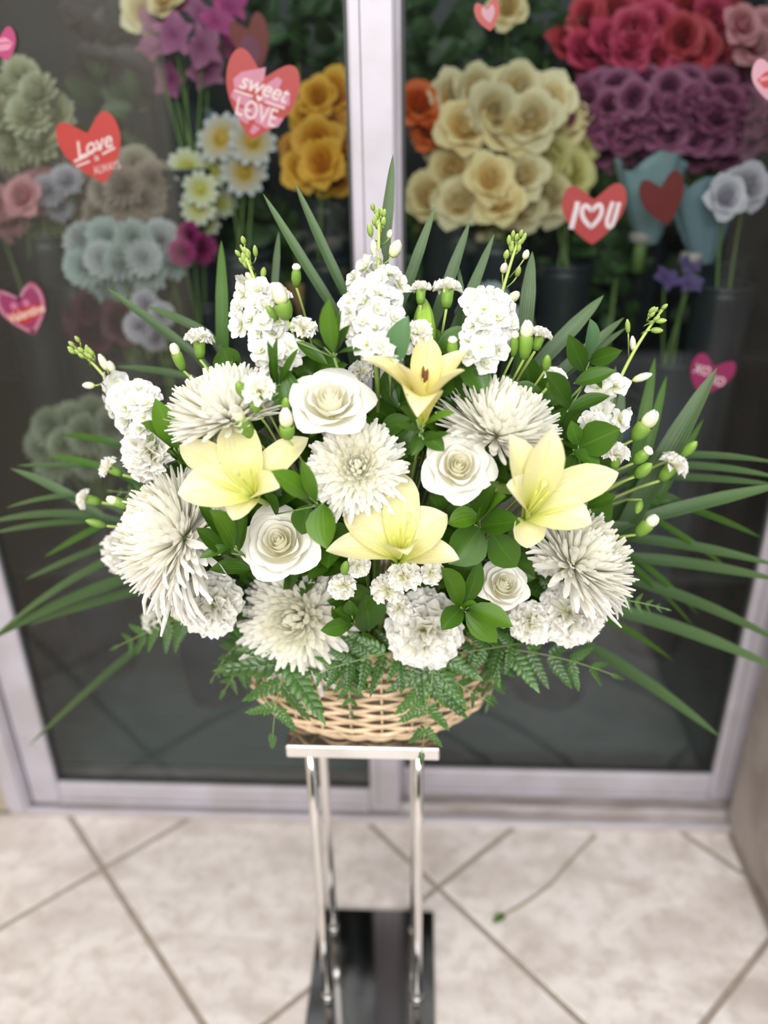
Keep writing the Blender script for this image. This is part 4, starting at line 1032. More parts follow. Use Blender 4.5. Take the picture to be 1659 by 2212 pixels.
def fern(label, pts, lp, n=9, dy=0.0, sd=1, nrm=None, group='leatherleaf fern fronds'):
    r = random.Random(sd)
    P = [at(*p[:2], dy) if len(p) == 2 else aty(*p) for p in pts]
    t = thing('fern_frond', label, 'leaves', root_of(P[0]), group)
    C = bez(P, 22)
    pre = stem_pts(P[0], np.array([0, 0.5, -0.3]), 6)
    v_, f_, u_ = tube(np.vstack([pre[:-1], C]), np.concatenate([np.full(5, 0.0014), np.linspace(0.0013, 0.0005, 22)]), 5)
    put('rachis', mesh('rachis', v_, f_, STEM, u_), t)
    nr = nrm if nrm is not None else nz(BACK+UP*0.4)
    for k in range(n):
        q = 0.06+0.90*k/n; i = min(20, int(q*21)); Q = C[i]+(C[i+1]-C[i])*(q*21-i)
        T = nz(C[i+1]-C[i]); side = nz(np.cross(T, nr))
        L = lp*depth(Q)/FPX*(1-0.78*(k/n)**1.2)*(0.75 if k == 0 else 1)*r.uniform(0.9, 1.08)
        for sg in (-1, 1):
            a = math.radians(r.uniform(46, 74)-14*k/n)
            d = nz(T*math.cos(a)+side*sg*math.sin(a)+nr*r.uniform(-0.15, 0.15)-np.array([0, 0, r.uniform(0.05, 0.30)]))
            z = nz(nr-d*np.dot(nr, d)); y = np.cross(z, d)
            M = Matrix(((d[0], y[0], z[0], Q[0]), (d[1], y[1], z[1], Q[1]), (d[2], y[2], z[2], Q[2]), (0, 0, 0, 1)))
            put('pinna', r.choice(PIN), t, M @ Matrix.Rotation(r.uniform(-.5, .5), 4, 'X') @ Matrix.Scale(L, 4))
    d = nz(C[-1]-C[-2]); z = nz(nr-d*np.dot(nr, d)); y = np.cross(z, d); Q = C[-2]
    M = Matrix(((d[0], y[0], z[0], Q[0]), (d[1], y[1], z[1], Q[1]), (d[2], y[2], z[2], Q[2]), (0, 0, 0, 1)))
    put('pinna', PIN[0], t, M @ Matrix.Scale(lp*0.3*depth(Q)/FPX, 4))
    return t
FY = 0.852
fern('fern frond hanging over the basket front at the left, below the chrysanthemum', [(640, 1400, 0.90), (600, 1440, FY-0.02), (588, 1600, FY+0.0)], 165, 4, sd=1)
fern('fern frond hanging over the basket front right of its middle, down past the tray', [(945, 1400, 0.89), (930, 1470, FY-0.02), (910, 1640, FY-0.015)], 135, 5, sd=2)
fern('fern frond reaching out to the lower right, pinnae hanging down', [(1040, 1400, 0.93), (1180, 1400, 0.91), (1335, 1462, 0.92)], 115, 6, sd=3)
fern('fern frond lying along the basket rim in the middle, pointing left', [(880, 1405, 0.89), (760, 1420, FY-0.01), (650, 1470, FY)], 100, 6, sd=4)
fern('fern frond on the basket rim under the biggest carnation, pointing right', [(860, 1420, 0.88), (950, 1450, FY-0.005), (1062, 1520, FY+0.02)], 95, 6, sd=5)
fern('fern frond drooping left of the basket under the cream carnation', [(560, 1370, 0.95), (500, 1380, 0.93), (455, 1475, 0.95)], 62, 8, sd=6)
fern('soft fern frond at the lower left under the small white carnation', [(420, 1320, 0.98), (350, 1350, 0.98), (245, 1400, 0.99)], 88, 6, sd=7)
fern('narrow fern tip poking out right of the drooping carnation', [(1250, 1285, 0.95), (1350, 1290, 0.94), (1448, 1318, 0.94)], 45, 8, sd=8)
fern('fern frond at the right of the basket rim, hanging straight down', [(1070, 1395, 0.93), (1080, 1440, 0.91), (1050, 1535, 0.92)], 70, 6, sd=9)
fern('fern frond behind the chrysanthemum that hangs over the rim', [(600, 1350, 0.94), (540, 1400, 0.92), (480, 1500, 0.92)], 100, 7, sd=10)
fern('fern frond lying flat under the lower carnations', [(1120, 1390, 0.92), (1010, 1410, 0.90), (900, 1420, 0.89)], 85, 7, sd=11)
fern('fern frond peeping out at the left above the palm leaves', [(400, 1060, 1.02), (320, 1070, 1.02), (235, 1060, 1.03)], 55, 7, sd=12)
fern('fern frond under the right edge chrysanthemum', [(1150, 1260, 0.93), (1200, 1240, 0.93), (1290, 1300, 0.95)], 80, 6, sd=13)
fern('fern frond hanging in front of the basket between the two long ones', [(760, 1400, 0.89), (745, 1440, FY-0.005), (760, 1545, FY+0.01)], 85, 6, sd=14)

# ------------------------------------------------------------------ cut stem lying on the tiles
pts = [atz(u, v, 0.003) for u, v in ((1286, 1806), (1240, 1850), (1195, 1905), (1150, 1945), (1078, 1983))]
C = np.vstack([bez(pts[:3], 8), bez([pts[2], pts[3], pts[4]], 8)[1:]])
t = thing('cut_stem', 'thin cut green stem with a small leaf bud lying on the tiles', 'stem', pts[-1])
v_, f_, u_ = tube(C, 0.0026, 6); put('stem', mesh('stem', v_, f_, plain('dry_stem', (0.34, 0.33, 0.22), 0.6, nscale=20), u_), t)
v_, f_, u_ = leaf_ribbon(atz(1092, 1976, 0.006), atz(1064, 1994, 0.008), 0.008, nref=np.array([0, 0, 1.0])); put('leaf', mesh('leaf', v_, f_, LEAF_L, u_), t)

# ------------------------------------------------------------------ heart stickers on the glass
def heart_pts(w, h, n=48, notch=0.62):
    out = []
    for i in range(n):
        a = 2*math.pi*i/n
        x = 16*math.copysign(abs(math.sin(a))**1.55, math.sin(a)); y = 13*math.cos(a)-5*math.cos(2*a)-2*math.cos(3*a)-math.cos(4*a)
        out.append((x/32*w, (y+2.5)/29*h))
    return out
def flat(pts, t0, t1):
    """solid sheet from outline in the x-z plane; y from -t1 (front) to -t0"""
    n = len(pts)
    V = [(x, -t1, z) for x, z in pts]+[(x, -t0, z) for x, z in pts]
    F = [tuple(range(n)), tuple(range(2*n-1, n-1, -1))]+[(i, n+i, n+(i+1) % n, (i+1) % n) for i in range(n)]
    return V, F
STK = {}
def smat(rgb):
    if rgb not in STK: STK[rgb] = plain('sticker_%d_%d_%d' % rgb, tuple(x*0.62 for x in lin(rgb)), 0.45, nscale=30, ncol=tuple(x*0.54 for x in lin(rgb)))
    return STK[rgb]
def sticker(label, u, v, yg, wpx, hpx, tilt, rgb, group='heart stickers on the glass'):
    P = aty(u, v, yg-0.0002); s = depth(P)/FPX
    o = thing('heart_sticker', label, 'sticker', P, group)
    M = Matrix.Translation(Vector(P)) @ Matrix.Rotation(-math.radians(tilt), 4, 'Y')
    v_, f_ = flat(heart_pts(wpx*s, hpx*s), 0.0, 0.0006)
    put('heart_sheet', mesh('heart_sheet', v_, f_, smat(rgb), [(a[0], a[2]) for a in v_], smooth=False), o, M)
    return o, M, s
def stroke(o, M, s, pts, w, rgb, name='line', lift=0.0008):
    """printed line: px offsets (right, up) in the sticker's own frame"""
    P = [(x*s, -lift, z*s) for x, z in pts]
    v_, f_, u_ = ribbon(np.array(P), [w*s]*len(P), np.array([0, -1.0, 0]), cup=0, nv=1)
    return put(name, mesh(name, v_, f_, smat(rgb), u_, smooth=False), o, M)
def shape(o, M, s, pts, rgb, name, lift=0.0007):
    v_, f_ = flat([(x*s, z*s) for x, z in pts], lift-0.0001, lift)
    return put(name, mesh(name, v_, f_, smat(rgb), [(a[0], a[2]) for a in v_], smooth=False), o, M)
def text(o, M, s, txt, x, z, size, rgb, shear=0.0, sx=1.0, rot=0.0, bold=0.0, lift=0.0010):
    cu = bpy.data.curves.new('lettering', 'FONT'); cu.body = txt; cu.size = size*s; cu.align_x = 'CENTER'; cu.align_y = 'CENTER'; cu.shear = shear; cu.offset = bold*s
    to = bpy.data.objects.new('lettering_tmp', cu); COL.objects.link(to)
    dg = bpy.context.evaluated_depsgraph_get(); dg.update()
    me = bpy.data.meshes.new_from_object(to.evaluated_get(dg)); bpy.data.objects.remove(to)
    me.name = 'lettering'; me.materials.clear(); me.materials.append(smat(rgb))
    return put('lettering', me, o, M @ Matrix.Translation((x*s, -lift, z*s)) @ Matrix.Rotation(-math.radians(rot), 4, 'Y') @ Matrix.Rotation(math.radians(90), 4, 'X') @ Matrix.Diagonal((sx, 1, 1, 1)))
def hp(w, h, cx=0, cz=0): return [(x+cx, z+cz) for x, z in heart_pts(w, h)]
def circ(r_, n=20, cx=0, cz=0, sy=1.0): return [(cx+r_*math.cos(2*math.pi*i/n), cz+r_*sy*math.sin(2*math.pi*i/n)) for i in range(n)]
CREAM = (236, 214, 214)
o, M, s = sticker('red heart sticker on the glass reading Love is always', 202, 324, YG1, 140, 132, 12, (196, 52, 46))
text(o, M, s, 'Love', 2, 8, 44, CREAM, 0.35, 1.0, 4, 0.6)
stroke(o, M, s, [(-50, -12), (-20, -8), (0, 0), (20, 0)], 2.4, CREAM, 'flourish')
text(o, M, s, 'is', 0, -16, 17, CREAM, 0.2, 1, 0, 0.3)
stroke(o, M, s, [(-48, -22), (-16, -19)], 2.0, CREAM); stroke(o, M, s, [(16, -12), (48, -6)], 2.0, CREAM)
text(o, M, s, 'ALWAYS', 16, -40, 22, (226, 190, 190), 0.0, 0.72, 0, 0.3)
o, M, s = sticker('red heart sticker with pink leaves on the glass reading sweet LOVE', 560, 213, YG1, 158, 165, -18, (180, 44, 40))
PK = (206, 130, 158)
for pts in ([(-62, 20), (-48, 38), (-20, 52), (0, 62), (2, 40), (-6, 22), (-30, 8), (-56, 4)], [(0, 22), (28, 52), (40, 48), (34, 22), (62, 24), (66, 8), (46, -6), (8, -4)], [(-58, -2), (-30, 2), (-10, -8), (-18, -24), (-44, -22), (-60, -14)],
            [(-6, -8), (24, -12), (40, -24), (60, -22), (52, -42), (28, -52), (4, -48), (-14, -30)], [(-46, -32), (-26, -28), (-8, -40), (-14, -56), (-34, -52)], [(0, -52), (16, -56), (4, -72), (-6, -70)]):
    shape(o, M, s, pts, PK, 'pink_leaf', 0.0007)
text(o, M, s, 'sweet', 4, 22, 46, CREAM, 0.3, 0.95, 0, 0.6)
stroke(o, M, s, [(-56, 0), (-14, 0)], 1.8, CREAM); stroke(o, M, s, [(14, -2), (58, -2)], 1.8, CREAM)
shape(o, M, s, hp(13, 12, 0, 0), CREAM, 'small_heart', 0.0009)
text(o, M, s, 'LOVE', 0, -29, 52, CREAM, 0, 0.74, 0, 0.2)
shape(o, M, s, hp(9, 9, -17, -29), CREAM, 'small_heart', 0.0011)
o, M, s = sticker('magenta heart sticker with a lace rim and a red Valentine ribbon', 52, 671, YG1, 112, 108, 12, (160, 60, 104))
n = 46
for (x, z) in hp(98, 94)[::1]: shape(o, M, s, circ(4.2, 8, x, z), (198, 132, 156), 'lace_dot', 0.0008)
shape(o, M, s, hp(86, 82, 0, 0), (150, 44, 98), 'inner_heart', 0.0009)
shape(o, M, s, [(-40, 2), (-10, 6), (20, 10), (40, 6), (40, -12), (18, -24), (-10, -28), (-34, -18)], (186, 42, 42), 'ribbon', 0.0010)
for cx in (-17, 12): shape(o, M, s, circ(8, 14, cx, 14), (206, 110, 150), 'shine', 0.0011)
text(o, M, s, 'Valentine', 2, -7, 26, (240, 200, 190), 0.3, 0.9, 5, 0.8, 0.0013)
o, M, s = sticker('red heart sticker on the right door reading I heart U', 1282, 464, YG2, 136, 122, 3, (176, 52, 50))
WT = (232, 218, 224)
stroke(o, M, s, [(-35, 29), (-37, 15), (-43, -10), (-47, -26)], 5.4, WT, 'letter_stroke')
hh = hp(42, 44, -4, -2); stroke(o, M, s, hh+[hh[0]], 4.6, WT, 'heart_outline')
stroke(o, M, s, [(40, 24), (34, 6), (29, -14), (31, -24), (36, -28), (41, -24), (45, -12), (50, 8), (53, 22)], 4.6, WT, 'letter_stroke')
o, M, s = sticker('small red heart sticker with a pale heart inside, above the cream roses', 1054, 34, YG2, 54, 58, 14, (186, 52, 46))
shape(o, M, s, hp(28, 32, 2, 2), (196, 146, 164), 'inner_heart', 0.0009)
o, M, s = sticker('magenta heart sticker reading XOXO behind the broad palm leaflet', 1532, 813, YG2, 96, 88, -16, (150, 34, 92))
text(o, M, s, 'XO', -20, 8, 27, WT, 0, 0.85, 0, 0.4); text(o, M, s, 'XO', 20, -5, 27, WT, 0, 0.85, 0, 0.4)
for cx, cz in ((-11, 8), (29, -5)): shape(o, M, s, circ(4, 12, cx, cz), (196, 44, 44), 'red_dot', 0.0012)
o, M, s = sticker('pink heart sticker with pale lips at the left edge of the left door', 6, 96, YG1, 66, 62, 6, (190, 58, 122))
lips = [(-18, 0), (-10, 8), (-3, 10), (0, 7), (3, 10), (10, 8), (18, 0), (8, -9), (-8, -9)]
shape(o, M, s, [(x*1.3, z*1.3) for x, z in lips], (226, 150, 176), 'lips', 0.0008); stroke(o, M, s, [(-20, 0), (-6, 2), (6, 2), (20, 0)], 1.4, (190, 58, 122), 'lip_line', 0.001)
o, M, s = sticker('pale pink heart sticker with red lips at the edge of the right door', 1668, 172, YG2, 92, 80, 0, (222, 166, 184))
shape(o, M, s, [(x*1.8, z*1.8) for x, z in lips], (196, 60, 54), 'lips', 0.0008); stroke(o, M, s, [(-26, 0), (-6, 4), (6, 4), (26, 0)], 4, (226, 150, 160), 'lip_line', 0.001)

# ------------------------------------------------------------------ flowers in the cooler
def low_rose(sd):
    r = random.Random(sd); parts = []; off = 0
    for k in (0, 1, 3, 5, 6):
        off += 0.7
        for i in range(LAY[k][0]): parts.append(rose_petal(k, off+2*math.pi*i/LAY[k][0], r, 5, 5))
    return join(parts)
def low_mum(sd, N=60, wide=0.20):
    r = random.Random(sd); parts = []
    for i in range(N):
        th = math.acos(1-1.15*(i+0.5)/N); ph = i*2.399963
        d = np.array([math.sin(th)*math.cos(ph), math.sin(th)*math.sin(ph), math.cos(th)]); nr = np.array([-math.cos(th)*math.cos(ph), -math.cos(th)*math.sin(ph), math.sin(th)])
        L = 0.72+0.28*math.sin(th)
        parts.append(ribbon(bez([d*0.1, d*0.6*L-nr*0.05, d*L+nr*0.12*r.random()], 4), [0.5*wide, wide*0.8, wide, wide*0.3], nr, cup=0.3, nv=2))
    return join(parts)
def low_daisy(sd):
    r = random.Random(sd); parts = []
    for k in range(12):
        a = k*math.pi/6+(k % 2)*0.1; d = np.array([math.cos(a), math.sin(a), 0.15]); parts.append(ribbon(bez([d*0.2, d*0.6+np.array([0, 0, 0.1]), d*1.0], 4), [0.12, 0.2, 0.22, 0.08], np.array([0, 0, 1.0]), nv=2))
    v, f, u = lathe([(0.28, 0.0), (0.24, 0.12), (0.02, 0.18)], 10); parts.append((v, f, [(0.0, 0.5)]*len(v)))
    return join(parts)
def low_orchid(sd):
    parts = []
    for k, (a, w, L) in enumerate(((1.57, 0.3, 1.0), (0.2, 0.45, 1.0), (2.94, 0.45, 1.0), (3.9, 0.28, 0.95), (5.5, 0.28, 0.95), (4.71, 0.22, 0.6))):
        d = np.array([math.cos(a), math.sin(a), 0.1]); parts.append(ribbon(bez([d*0.05, d*0.5+np.array([0, 0, 0.12]), d*L], 6), [0.08, w*0.7, w, w*0.9, w*0.5, 0.03], np.array([0, 0, 1.0]), nv=3))
    return join(parts)
GEO = {'rose': [low_rose(i) for i in range(3)], 'mum': [low_mum(i) for i in range(2)], 'daisy': [low_daisy(0)], 'orchid': [low_orchid(0)]}
BGM = {}
def bgmesh(kind, k, col):
    key = (kind, k, col)
    if key not in BGM:
        base, edge = col
        mk = ('m', col)
        if mk not in BGM: BGM[mk] = leafy('cooler_petal', [(0, base), (0.5, tuple((a+b)/2 for a, b in zip(base, edge))), (1, edge)], 0.55, 0.25, 0.12)
        v, f, u = GEO[kind][k]
        me = mesh(kind, v, f, BGM[mk], u)
        BGM[key] = me
    return BGM[key]
def bgf(kind, u, v, y, rpx, col, label, group, r, up=0.5, cat='flower'):
    P = aty(u, v, y); R = rpx*depth(P)/FPX
    a = nz(np.array([r.uniform(-.4, .4), -1.0+r.uniform(-.3, .3), up+r.uniform(-.35, .35)]))
    me = bgmesh(kind, r.randrange(len(GEO[kind])), col)
    nm = {'mum': 'chrysanthemum', 'rose': 'rose', 'daisy': 'daisy', 'orchid': 'orchid'}[kind]
    return tag(put(nm, me, None, frame(P, a, r.uniform(0, 6), R)), label, cat, group)
VASEM = plain('vase_plastic', (0.018, 0.024, 0.032), 0.4, nscale=8)
def vase(x, y, z, r_, h, of):
    t = thing('flower_vase', 'tall dark plastic vase holding the '+of, 'vase', (x, y, z), 'vases in the cooler')
    v_, f_, u_ = lathe([(0.001, 0.004), (r_*0.72, 0.004), (r_*0.70, 0.0), (r_*0.78, 0.012), (r_*0.97, h*0.96), (r_*1.0, h), (r_*0.93, h), (r_*0.70, 0.02), (0.001, 0.018)], 24)
    put('vase_body', mesh('vase_body', v_, f_, VASEM, u_), t, Matrix.Translation((x, y, z+0.0005)))
    v_, f_, u_ = lathe([(r_*1.0, h-0.012), (r_*1.06, h-0.010), (r_*1.06, h), (r_*1.0, h+0.001)], 24)
    put('vase_rim', mesh('vase_rim', v_, f_, VASEM, u_), t, Matrix.Translation((x, y, z+0.0005)))
def cluster(kind, cu, cv, ru, rv, n, y, rpx, cols, label, group, sd, bulge=0.10, sep=1.15, up=0.5):
    r = random.Random(sd); pts = []; k = 0; heads = []
    while len(pts) < n and k < 6000:
        k += 1
        x, z = r.uniform(-1, 1), r.uniform(-1, 1)
        if x*x+z*z > 1: continue
        u, v = cu+x*ru, cv+z*rv
        if any((u-a)**2+(v-b)**2 < (rpx*sep*(1 if k < 3000 else 0.75))**2 for a, b in pts): continue
        pts.append((u, v)); yy = y-bulge*math.sqrt(1-x*x-z*z)+r.uniform(-0.015, 0.015)
        heads.append(bgf(kind, u, v, yy, rpx*r.uniform(0.88, 1.12), r.choice(cols), label, group, r, up))
    P = aty(cu, cv, y); front = y < 1.83 or P[2] < 1.15                # the bunch stands in a vase on the low or the high shelf
    yb = min(max(y-0.02, 1.64), 1.73) if front else max(y, 1.94)
    xb = min(max(P[0], -1.0), 0.88) if P[0] < -0.07 or P[0] > 0.02 else (-0.17 if P[0] < -0.03 else 0.05)
    zb = 0.58 if front else (0.96 if xb < -0.07 else 1.0)
    zt = max(zb+0.14, P[2]-rv*depth(P)/FPX-0.14)
    for h in heads:
        hp_ = np.array(h.matrix_basis.translation); C_ = np.array([xb, yb, zt-0.06])+np.array([r.uniform(-.025, .025), r.uniform(-.02, .02), 0])
        v_, f_, u_ = tube(bez([hp_-np.array(h.matrix_basis.to_3x3() @ Vector((0, 0, 0.25))), (hp_+C_)/2+np.array([0, 0.02, -0.02]), C_], 6), 0.0026, 5)
        put('stem', mesh('stem', v_, f_, STEM, u_), h)
    vase(xb, yb, zb, 0.06, zt-zb, group)
C_CORAL = (((0.36, 0.02, 0.04), (0.62, 0.06, 0.09)), ((0.34, 0.015, 0.05), (0.58, 0.05, 0.13)))
C_MAUVE = (((0.16, 0.03, 0.09), (0.36, 0.11, 0.22)), ((0.14, 0.025, 0.07), (0.30, 0.08, 0.17)))
C_CREAM = (((0.82, 0.56, 0.20), (0.86, 0.72, 0.40)), ((0.80, 0.58, 0.26), (0.86, 0.76, 0.50)))
C_LEMON = (((0.66, 0.56, 0.10), (0.76, 0.68, 0.30)),)
C_ORANGE = (((0.55, 0.10, 0.01), (0.70, 0.13, 0.02)),)
C_YELLOW = (((0.75, 0.35, 0.03), (0.85, 0.48, 0.05)), ((0.70, 0.28, 0.05), (0.80, 0.36, 0.06)))
C_BEIGE = (((0.40, 0.28, 0.22), (0.58, 0.46, 0.40)), ((0.38, 0.30, 0.24), (0.60, 0.52, 0.44)))
C_WHITE = (((0.55, 0.52, 0.10), (0.72, 0.72, 0.66)),)
C_BLUEW = (((0.45, 0.55, 0.55), (0.58, 0.66, 0.66)), ((0.48, 0.50, 0.56), (0.62, 0.64, 0.66)))
C_MAG = (((0.30, 0.02, 0.14), (0.50, 0.06, 0.26)),)
C_PINK = (((0.55, 0.14, 0.20), (0.70, 0.32, 0.36)),)
C_ORCH = (((0.25, 0.04, 0.14), (0.42, 0.14, 0.28)),)
C_DKRED = (((0.05, 0.003, 0.015), (0.09, 0.008, 0.03)),)
C_LAV = (((0.50, 0.45, 0.55), (0.66, 0.62, 0.70)),)
C_SAGE = (((0.30, 0.36, 0.24), (0.44, 0.48, 0.36)),)
cluster('rose', 1430, 85, 205, 85, 34, 1.98, 46, C_CORAL, 'coral red rose in the big bunch behind the right door, above the mauve ones', 'coral roses in the cooler', 1)
cluster('rose', 1440, 255, 265, 85, 56, 1.88, 40, C_MAUVE, 'mauve rose in the wide bunch behind the right door, below the coral ones', 'mauve roses in the cooler', 2)
cluster('rose', 1075, 265, 135, 80, 15, 1.80, 56, C_CREAM, 'cream rose in the upper half of the bunch beside the white stile', 'cream roses in the cooler', 3)
cluster('rose', 1050, 410, 145, 55, 12, 1.74, 56, C_CREAM, 'cream rose in the lower half of the bunch, behind the palm tips', 'cream roses in the cooler', 4)
cluster('rose', 1220, 350, 48, 50, 4, 1.82, 48, C_LEMON, 'lemon yellow rose at the right end of the cream bunch', 'lemon roses in the cooler', 5)
cluster('rose', 915, 255, 30, 40, 3, 1.80, 46, C_ORANGE, 'orange red rose left of the cream bunch', 'orange roses in the cooler', 6)
cluster('rose', 705, 228, 55, 30, 5, 1.80, 42, C_YELLOW, 'orange yellow rose in the upper bouquet left of the white stile', 'orange yellow roses in the cooler', 7)
cluster('rose', 700, 345, 62, 45, 7, 1.72, 46, C_YELLOW, 'orange yellow rose in the lower bouquet left of the white stile', 'orange yellow roses in the cooler', 8)
cluster('mum', 275, 425, 95, 70, 13, 1.76, 44, C_BEIGE, 'beige pink chrysanthemum in the cluster below the Love sticker', 'beige chrysanthemums in the cooler', 9)
cluster('daisy', 425, 420, 55, 70, 8, 1.74, 42, C_WHITE, 'white daisy with a yellow centre right of the beige cluster', 'white daisies in the cooler', 10)
cluster('mum', 275, 560, 110, 55, 12, 1.66, 46, C_BLUEW, 'bluish white chrysanthemum in the bunch behind the left stock spire', 'bluish white chrysanthemums in the cooler', 11)
cluster('mum', 395, 535, 45, 35, 4, 1.68, 34, C_MAG, 'magenta flower beside the bluish white chrysanthemums', 'magenta flowers in the cooler', 12)
cluster('rose', 235, 690, 70, 60, 9, 1.68, 46, C_DKRED, 'dark wine red flower under the bluish white chrysanthemums', 'dark red flowers in the cooler', 13)
cluster('mum', 335, 690, 40, 40, 4, 1.62, 34, C_LAV, 'pale lilac flower beside the dark wine red ones', 'pale lilac flowers in the cooler', 14)
cluster('orchid', 400, 95, 80, 90, 8, 1.82, 44, C_ORCH, 'dull pink orchid bloom hanging high behind the left door', 'pink orchids in the cooler', 15)
cluster('orchid', 480, 50, 40, 45, 4, 1.86, 40, C_MAG, 'magenta orchid bloom at the top behind the left door', 'magenta orchids in the cooler', 16)
cluster('mum', 190, 960, 95, 60, 10, 1.62, 46, C_SAGE, 'greenish white chrysanthemum low behind the left flowers', 'greenish chrysanthemums in the cooler', 17)
cluster('rose', 1590, 415, 30, 30, 2, 1.66, 44, C_LAV, 'pale lavender rose beside the blue wrapped bouquets', 'lavender roses in the cooler', 18)
cluster('rose', 1625, 70, 40, 50, 3, 1.9, 44, C_PINK, 'soft pink rose right of the coral bunch', 'soft pink roses in the cooler', 19)
cluster('mum', 1060, 690, 60, 40, 5, 1.66, 40, C_BLUEW, 'bluish white chrysanthemum behind the small carnations on the right', 'bluish white chrysanthemums in the cooler', 20)
cluster('orchid', 1470, 590, 45, 30, 3, 1.66, 34, (((0.10, 0.06, 0.20), (0.16, 0.10, 0.28)),), 'purple flower below the I heart U sticker', 'purple flowers in the cooler', 21)
cluster('daisy', 510, 335, 50, 45, 3, 1.70, 58, (((0.62, 0.40, 0.05), (0.62, 0.66, 0.74)),), 'large pale blue white daisy with a golden centre in the wrapped bouquet', 'pale wrapped daisies in the cooler', 22)
cluster('rose', 35, 430, 60, 40, 4, 1.72, 44, C_PINK, 'soft pink rose at the far left behind the left door', 'soft pink roses in the cooler', 23)
cluster('mum', 60, 250, 70, 90, 9, 1.76, 48, (((0.55, 0.55, 0.30), (0.66, 0.66, 0.48)),), 'pale cream chrysanthemum at the far left behind the left door', 'pale cream chrysanthemums in the cooler', 24)
cluster('mum', 140, 420, 40, 35, 3, 1.72, 36, C_LAV, 'pale lilac flower left of the beige cluster', 'pale lilac flowers in the cooler', 25)
cluster('rose', 335, 8, 40, 22, 2, 1.86, 40, C_CREAM, 'cream rose above the dull pink orchids', 'cream roses in the cooler', 26)
cluster('rose', 1090, 5, 20, 20, 1, 1.86, 44, C_CREAM, 'cream rose beside the small red heart sticker', 'cream roses in the cooler', 27)
# foliage bunches: each bunch one thing with leaves
GL_ = leafy('cooler_leaf', [(0, (0.02, 0.05, 0.012)), (1, (0.045, 0.10, 0.03))], 0.45, 0.15, 0.25)
DKL = leafy('cooler_dark_leaf', [(0, (0.02, 0.012, 0.015)), (1, (0.045, 0.03, 0.035))], 0.5, 0.1, 0.25)
v_, f_, u_ = leaf_ribbon(np.array([0, 0, 0.0]), np.array([1.0, 0, 0.05]), 0.3, 0.0, 0.03, nref=np.array([0, 0, 1.0]), n=7)
GLM = mesh('leaf', v_, f_, GL_, u_); GDM = mesh('leaf', v_, f_, DKL, u_)
def foliage(cu, cv, ru, rv, y, n, size, label, sd, me=GLM, floor_z=0.97):
    r = random.Random(sd); P = aty(cu, cv, y)
    t = thing('foliage_bunch', label, 'leaves', (P[0], P[1], floor_z), 'foliage bunches in the cooler')
    st = [np.array([P[0], P[1], floor_z])]
    v_, f_, u_ = tube(bez([st[0], (st[0]+P)/2, P], 5), 0.004, 5); put('stem', mesh('stem', v_, f_, STEM, u_), t)
    for k in range(n):
        Q = aty(cu+r.uniform(-1, 1)*ru, cv+r.uniform(-1, 1)*rv, y+r.uniform(-0.05, 0.08))
        d = nz(np.array([r.uniform(-1, 1), r.uniform(-0.7, 0.3), r.uniform(-0.5, 1)])); z = nz(np.array([r.uniform(-.5, .5), -1, 0.6])); z = nz(z-d*np.dot(z, d)); yv = np.cross(z, d)
        M = Matrix(((d[0], yv[0], z[0], Q[0]), (d[1], yv[1], z[1], Q[1]), (d[2], yv[2], z[2], Q[2]), (0, 0, 0, 1)))
        put('leaf', me, t, M @ Matrix.Scale(size*r.uniform(0.7, 1.3), 4))
foliage(1010, 90, 120, 110, 1.95, 60, 0.07, 'dark green leafy bunch above the cream roses', 1)
foliage(640, 70, 110, 80, 1.95, 50, 0.07, 'dark green leafy bunch above the sweet love sticker', 2)
foliage(240, 240, 60, 70, 1.85, 24, 0.06, 'green leaves behind the Love sticker', 3)
foliage(250, 120, 80, 110, 1.95, 40, 0.07, 'dark purple leafy bunch at the upper left', 4, GDM)
foliage(1180, 130, 70, 120, 2.05, 36, 0.06, 'deep green leaves left of the coral roses', 5)
foliage(1300, 420, 110, 60, 1.95, 36, 0.06, 'green rose leaves under the mauve bunch', 6)
foliage(1330, 600, 150, 90, 1.80, 50, 0.06, 'dark leaves low behind the right stock spire', 7, GLM, 0.60)
foliage(420, 620, 110, 110, 1.80, 46, 0.06, 'dark leaves behind the left centre stock spire', 8, GLM, 0.60)
foliage(900, 560, 80, 100, 1.78, 36, 0.06, 'dark leaves behind the tallest stock spire', 9, GLM, 0.60)
foliage(640, 520, 80, 80, 1.80, 36, 0.06, 'dark leaves below the orange yellow roses', 10, GLM, 0.60)
